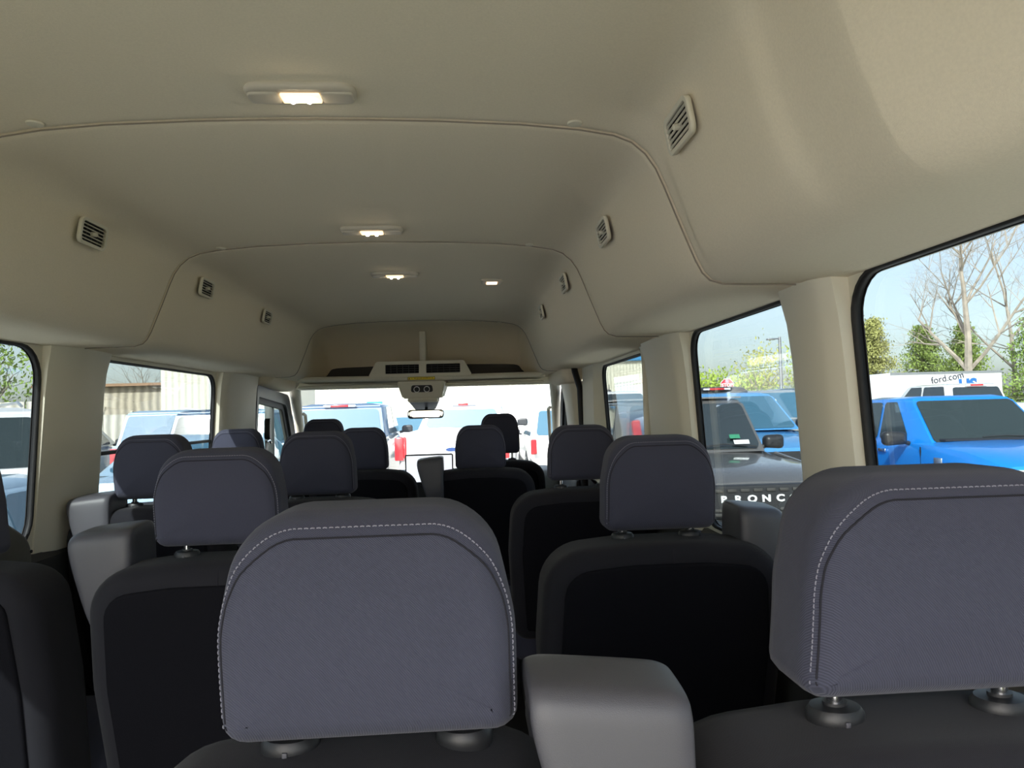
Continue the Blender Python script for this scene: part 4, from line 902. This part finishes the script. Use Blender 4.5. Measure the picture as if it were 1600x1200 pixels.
wall_box('metal_wall', -9, 11.6, 0, 12, 0, 4.55, M_BEIGE, b); wall_box('roof_trim', -9.2, 11.8, -.25, 12.2, 4.55, 4.85, mat('blue_trim', (.03, .20, .42), .5), b)
wall_box('roof', -9, 11.6, .3, 12, 4.85, 4.95, mat('roof_sheet', (.5, .5, .5), .5), b)
wall_box('blue_panel', -5.5, -4.6, -.06, 0, 1.7, 2.5, mat('turquoise_panel', (.02, .42, .62), .5), b)
for x in (-2.5, 1.5, 5.2): wall_box('roller_door', x, x+2.6, -.05, 0, 0, 3.2, mat('white_door', (.8, .8, .8), .5), b)
b = empty('side_building', (-11.2, 23, 0), 0, 'cream building with a wall lamp beyond the further left window', 'building')
wall_box('wall', -.2, 3.2, 0, 6, 0, 5.2, M_CREAM, b); wall_box('corner_trim', 1.25, 1.40, -.06, 0, 0, 5.2, mat('grey_corner', (.5, .5, .5), .5), b)
wall_box('blue_gutter', -.3, 3.3, -.2, 6, 5.2, 5.4, mat('blue_trim', (.03, .20, .42), .5), b)
lm = wall_box('wall_lamp', 0.4-.17, 0.4+.17, -.22, 0, 3.45, 3.7, M_RIM, b, .03)
b.location = (-8.85, 22.4, 0)
s = empty('wooden_shed', (-14.2, 27, 0), 0, 'weathered wooden shed behind the fence, left of the cream building', 'building')
def planks(name, col):
    m = mat(name, col, .9); nt = m.node_tree; bb = nt.nodes['Principled BSDF']; tc = nt.nodes.new('ShaderNodeTexCoord'); w = nt.nodes.new('ShaderNodeTexWave'); w.bands_direction = 'X'; w.inputs['Scale'].default_value = 1.1; w.inputs['Distortion'].default_value = 2
    r = nt.nodes.new('ShaderNodeValToRGB'); r.color_ramp.elements[0].color = (*[c*.6 for c in col], 1); r.color_ramp.elements[1].color = (*[c*1.15 for c in col], 1)
    nt.links.new(tc.outputs['Object'], w.inputs['Vector']); nt.links.new(w.outputs['Fac'], r.inputs[0]); nt.links.new(r.outputs[0], bb.inputs['Base Color']); return m
wall_box('plank_wall', -1.0, 4.6, 0, 4, 0, 3.05, planks('weathered_planks', (.42, .37, .29)), s); wall_box('roof', -1.2, 4.8, -.3, 4.2, 3.05, 3.15, mat('rust_roof', (.28, .17, .10), .8), s)
f = empty('wooden_fence', (-17, 24.4, 0), 0, 'pale grey board fence running behind the cars on the left', 'fence')
for i in range(9):
    x = i*.95
    wall_box('fence_panel', x-.45, x+.45, 0, .04, .05, 2.0, planks('fence_boards', (.50, .48, .42)), f); wall_box('fence_post', x+.45, x+.50, -.03, .07, 0, 2.1, planks('fence_boards', (.50, .48, .42)), f)
f2 = empty('wooden_fence', (-21, 19.0, 0), 0, 'pale board fence seen through the near left window below the trees', 'fence')
for i in range(12):
    x = i*.95
    wall_box('fence_panel', x-.45, x+.45, 0, .04, .05, 2.35, planks('fence_boards', (.50, .48, .42)), f2)
o = wall_box('notice_sign', -.22, .22, -.02, .12, -.12, .12, M_PAPER); o.location = (-10.4, 24.3, 1.72); tag(o, 'small white notice with red print on the board fence', 'sign')
wall_box('red_print', -.17, .17, -.026, -.02, -.02, .05, M_RED, o)
# stop sign
s = empty('stop_sign', (13.42, 35, 0), 0, 'red octagonal stop sign on a post by the green trees', 'sign')
bm = bmesh.new(); tube(bm, [(0, 0, 0), (0, 0, 2.5)], .035, 8); link('post', bm, M_RIM, s)
oc8 = [(.36*math.cos(PI/8+k*PI/4), .36*math.sin(PI/8+k*PI/4)) for k in range(8)]
bm = bmesh.new(); quad_panel(bm, [(x, -.05, 2.74+z) for x, z in oc8], (0, -1, 0), .012); pl = link('octagon', bm, M_PAPER, s, smooth=False)
bm = bmesh.new(); quad_panel(bm, [(x*.93, -.065, 2.74+z*.93) for x, z in oc8], (0, -1, 0), .008); link('red_face', bm, M_RED, pl, smooth=False)
text_mesh('lettering', 'STOP', .24, M_PAPER, face_up((0, -.08, 2.74), (1, 0, 0), (0, 0, 1)), pl, .003, bold=.008)
# lamp post
s = empty('lamp_post', (18.55, 40, 0), 0, 'tall grey parking lot lamp post with a flat lamp head', 'lamp post')
bm = bmesh.new(); tube(bm, [(0, 0, 0), (0, 0, 5.6)], [.11, .08], 10); link('pole', bm, M_RIM, s)
bm = bmesh.new(); tube(bm, [(0, 0, 5.5), (-.35, 0, 5.5)], .04, 8); link('arm', bm, M_RIM, s)
bm = bmesh.new(); box(bm, -.75, -.3, -.15, .15, 5.43, 5.53, .02); link('lamp_head', bm, M_RIM, s)
fl = empty('red_flag', (19.6, 38, 0), 0, 'orange red flag hanging beside the lamp post', 'flag')
bm = bmesh.new(); tube(bm, [(-.45, 0, 0), (-.45, 0, 4.1)], .03, 6); link('flag_pole', bm, M_RIM, fl)
bm = bmesh.new(); G = [[bm.verts.new((-.42+1.3*i/10, .08*math.sin(i*1.1), 3.95-.28*i/10-.55*j/4+.03*math.sin(i+j))) for j in range(5)] for i in range(11)]
for i in range(10):
    for j in range(4): bm.faces.new((G[i][j], G[i+1][j], G[i+1][j+1], G[i][j+1]))
fo = link('flag_cloth', bm, mat('orange_flag', (.72, .12, .05), .8), fl); md = fo.modifiers.new('s', 'SOLIDIFY'); md.thickness = .01

# trees
def leaf_mat(n, c):
    m = mat(n, c, .8, var=.35, scale=2.5); return m
M_BARK = mat('bare_bark', (.22, .19, .15), .95, var=.3, scale=10); M_BARKP = mat('pale_bark', (.34, .29, .24), .95, var=.3, scale=10)
def branchy(seed, H, spread, lev, trunk=.12, lean=.0, fork=.28, tw=.55):
    rnd = random.Random(seed); bm = bmesh.new(); tips = []
    def grow(p, d, ln, r, k):
        pts = [p]; rs = [r]; q = p.copy(); dd = d.copy(); n = 4 if k > 1 else 3
        for i in range(n):
            dd = (dd + Vector((rnd.uniform(-.14, .14), rnd.uniform(-.14, .14), rnd.uniform(-.02, .12)))).normalized(); q = q+dd*ln/n; pts.append(q.copy()); rs.append(r*(1-.55*(i+1)/n))
            if k > 0 and i >= (1 if k < lev else 1):
                for c in range(2 if k >= lev-1 else (2 if rnd.random() < .6 else 1)):
                    a = rnd.uniform(0, 2*PI); o = dd.orthogonal().normalized(); o.rotate(Matrix.Rotation(a, 3, dd)); nd = (dd*(1-spread)+o*spread+Vector((0, 0, .12))).normalized()
                    grow(q, nd, ln*rnd.uniform(.45, .70), rs[-1]*rnd.uniform(.5, .7), k-1)
        tube(bm, pts, rs, 6 if r > .03 else 3, cap=False)
        if k == 0: tips.append(q)
        elif k == lev: grow(q, dd, ln*.5, rs[-1], k-1)
    grow(Vector((0, 0, 0)), Vector((lean, 0, 1)).normalized(), H, trunk, lev)
    return bm, tips
def leaves(pts, n, size, rad, seed, flat=.6):
    rnd = random.Random(seed); bm = bmesh.new()
    for p in pts:
        for _ in range(n):
            c = p+Vector((rnd.gauss(0, rad), rnd.gauss(0, rad), rnd.gauss(0, rad*flat))); e = Euler((rnd.uniform(0, 6), rnd.uniform(0, 6), rnd.uniform(0, 6))).to_matrix(); s = size*rnd.uniform(.6, 1.3)
            bm.faces.new([bm.verts.new(c+e @ Vector(q)*s) for q in ((-1, -.4, 0), (0, -.55, .1), (1, 0, 0), (0, .5, .1))])
    return bm
def bare_tree(loc, seed, H, label, trunk=.16, m=None, lev=4, spread=.55, lean=0, buds=None, grp='leafless trees'):
    t = empty('bare_tree', (*loc, 0), 0, label, 'tree', grp); bm, tips = branchy(seed, H, spread, lev, trunk, lean); link('branches', bm, m or M_BARKP, t)
    if buds: link('young_leaves', leaves(tips, buds[0], buds[1], .15, seed), buds[2], t, smooth=False)
    return t
bare_tree((22.6, 30.0), 11, 5.9, 'tall bare double trunked tree filling the near right window above the truck', .24, lev=5, spread=.56)
bare_tree((25.6, 31.2), 5, 6.2, 'bare tree partly cut by the right edge of the photo, beside the taller bare tree', .15)
bare_tree((-13.2, 31), 8, 2.6, 'thin bare tree above the shed in the further left window', .07, M_BARK, 3, .5)
bare_tree((-11.2, 32), 21, 2.4, 'smaller thin bare tree beside the cream building', .06, M_BARK, 3, .5)
def conifer(loc, H, R, seed, label, m, z0=.3, ragged=.55, grp='evergreen trees'):
    rnd = random.Random(seed); t = empty('evergreen_tree', (*loc, 0), 0, label, 'tree', grp); bm = bmesh.new(); tube(bm, [(0, 0, 0), (0, 0, H*.97)], [H*.025, .02], 7)
    pts = []
    for i in range(260):
        f_ = i/260; z = H*(.12+.86*f_); rr = R*(1-f_)**1.05*rnd.uniform(1-ragged, 1+ragged*.5)+.05; a = rnd.uniform(0, 2*PI); e = Vector((rr*math.cos(a), rr*math.sin(a), z-rr*.12))
        tube(bm, [(0, 0, z), e*.6+Vector((0, 0, z))*.4, e], [.02, .012, .005], 3, cap=False)
        for q in (.35, .6, .8, 1.0): pts.append(Vector((0, 0, z)).lerp(e, q))
    link('trunk', bm, M_BARK, t); link('foliage', leaves(pts, 13, H*.011, H*.030, seed, .5), m, t, smooth=False); return t
G1 = leaf_mat('pine_green', (.28, .37, .09)); G2 = leaf_mat('spring_green', (.36, .48, .07)); G3 = leaf_mat('olive_brown', (.33, .33, .11)); G4 = leaf_mat('yellow_green', (.42, .42, .12)); G5 = leaf_mat('mid_green', (.22, .32, .07))
conifer((20.6, 34), 5.9, 2.4, 3, 'pointed olive evergreen at the left of the near right window', G3)
conifer((23.1, 34.0), 5.5, 2.9, 4, 'broad green evergreen above the box truck cab', G1)
conifer((25.6, 34.4), 5.6, 2.6, 14, 'ragged evergreen above the middle of the box truck', G1)
conifer((18.8, 33.5), 4.4, 1.9, 6, 'low brown bush tree beside the right pillar', G3)
conifer((25.0, 28.6), 6.4, 3.0, 9, 'bright green pine at the right edge behind the truck', G5, ragged=.45)
conifer((22.2, 44), 6.4, 1.5, 15, 'dark slim evergreen just right of the lamp post', G3)
def round_tree(loc, H, R, seed, label, m, dens=34, name='leafy_tree', grp='budding trees along the lot', nl=10, ls=.16):
    rnd = random.Random(seed); t = empty(name, (*loc, 0), 0, label, 'tree', grp); bm, tips = branchy(seed, H*.45, .5, 2, H*.02); link('branches', bm, M_BARK, t); pts = []
    for _ in range(dens):
        v = Vector((rnd.gauss(0, 1), rnd.gauss(0, 1), rnd.gauss(0, 1))).normalized()*rnd.uniform(.45, 1); pts.append(Vector((v.x*R, v.y*R, H*.56+v.z*H*.42)))
    link('foliage', leaves(pts, nl, ls*H/5, H*.085, seed, .9), m, t, smooth=False); return t
k = 0
for i, x in enumerate([19.4, 21.0, 22.6, 24.2, 25.8]):
    round_tree((x+random.uniform(-.3, .3), 60+random.uniform(-2, 2)), 5.0+random.uniform(-.2, .2), 1.7, 40+i, ['leftmost', 'second from the left', 'middle', 'second from the right', 'rightmost'][i]+' bright green tree of the distant row behind the stop sign', G2, 90)
for i, (x, H, m) in enumerate([(24.3, 6.6, G4), (26.4, 7.4, G4), (28.6, 7.6, G2), (30.6, 7.3, G3), (32.6, 6.6, G3)]):
    round_tree((x, 57+(i % 2)*3), H, 1.8, 60+i, ['thin yellow green tree rising over the stop sign row', 'budding tree with fine branches left of the lamp post', 'tallest budding tree behind the lamp post', 'brownish tree right of the lamp post', 'brownish tree touching the right pillar'][i], m, 60, nl=9, ls=.10)
for i, (x, y, H, lb) in enumerate([(-16.4, 25.5, 6.1, 'leafy tree at the far left edge beyond the near left window'), (-14.6, 26.5, 4.1, 'low green tree behind the fence in the near left window'), (-18.2, 27.0, 5.2, 'green tree cut off by the left edge')]):
    round_tree((x, y), H, 1.5, 80+i, lb, G5, 80, nl=14, ls=.08)
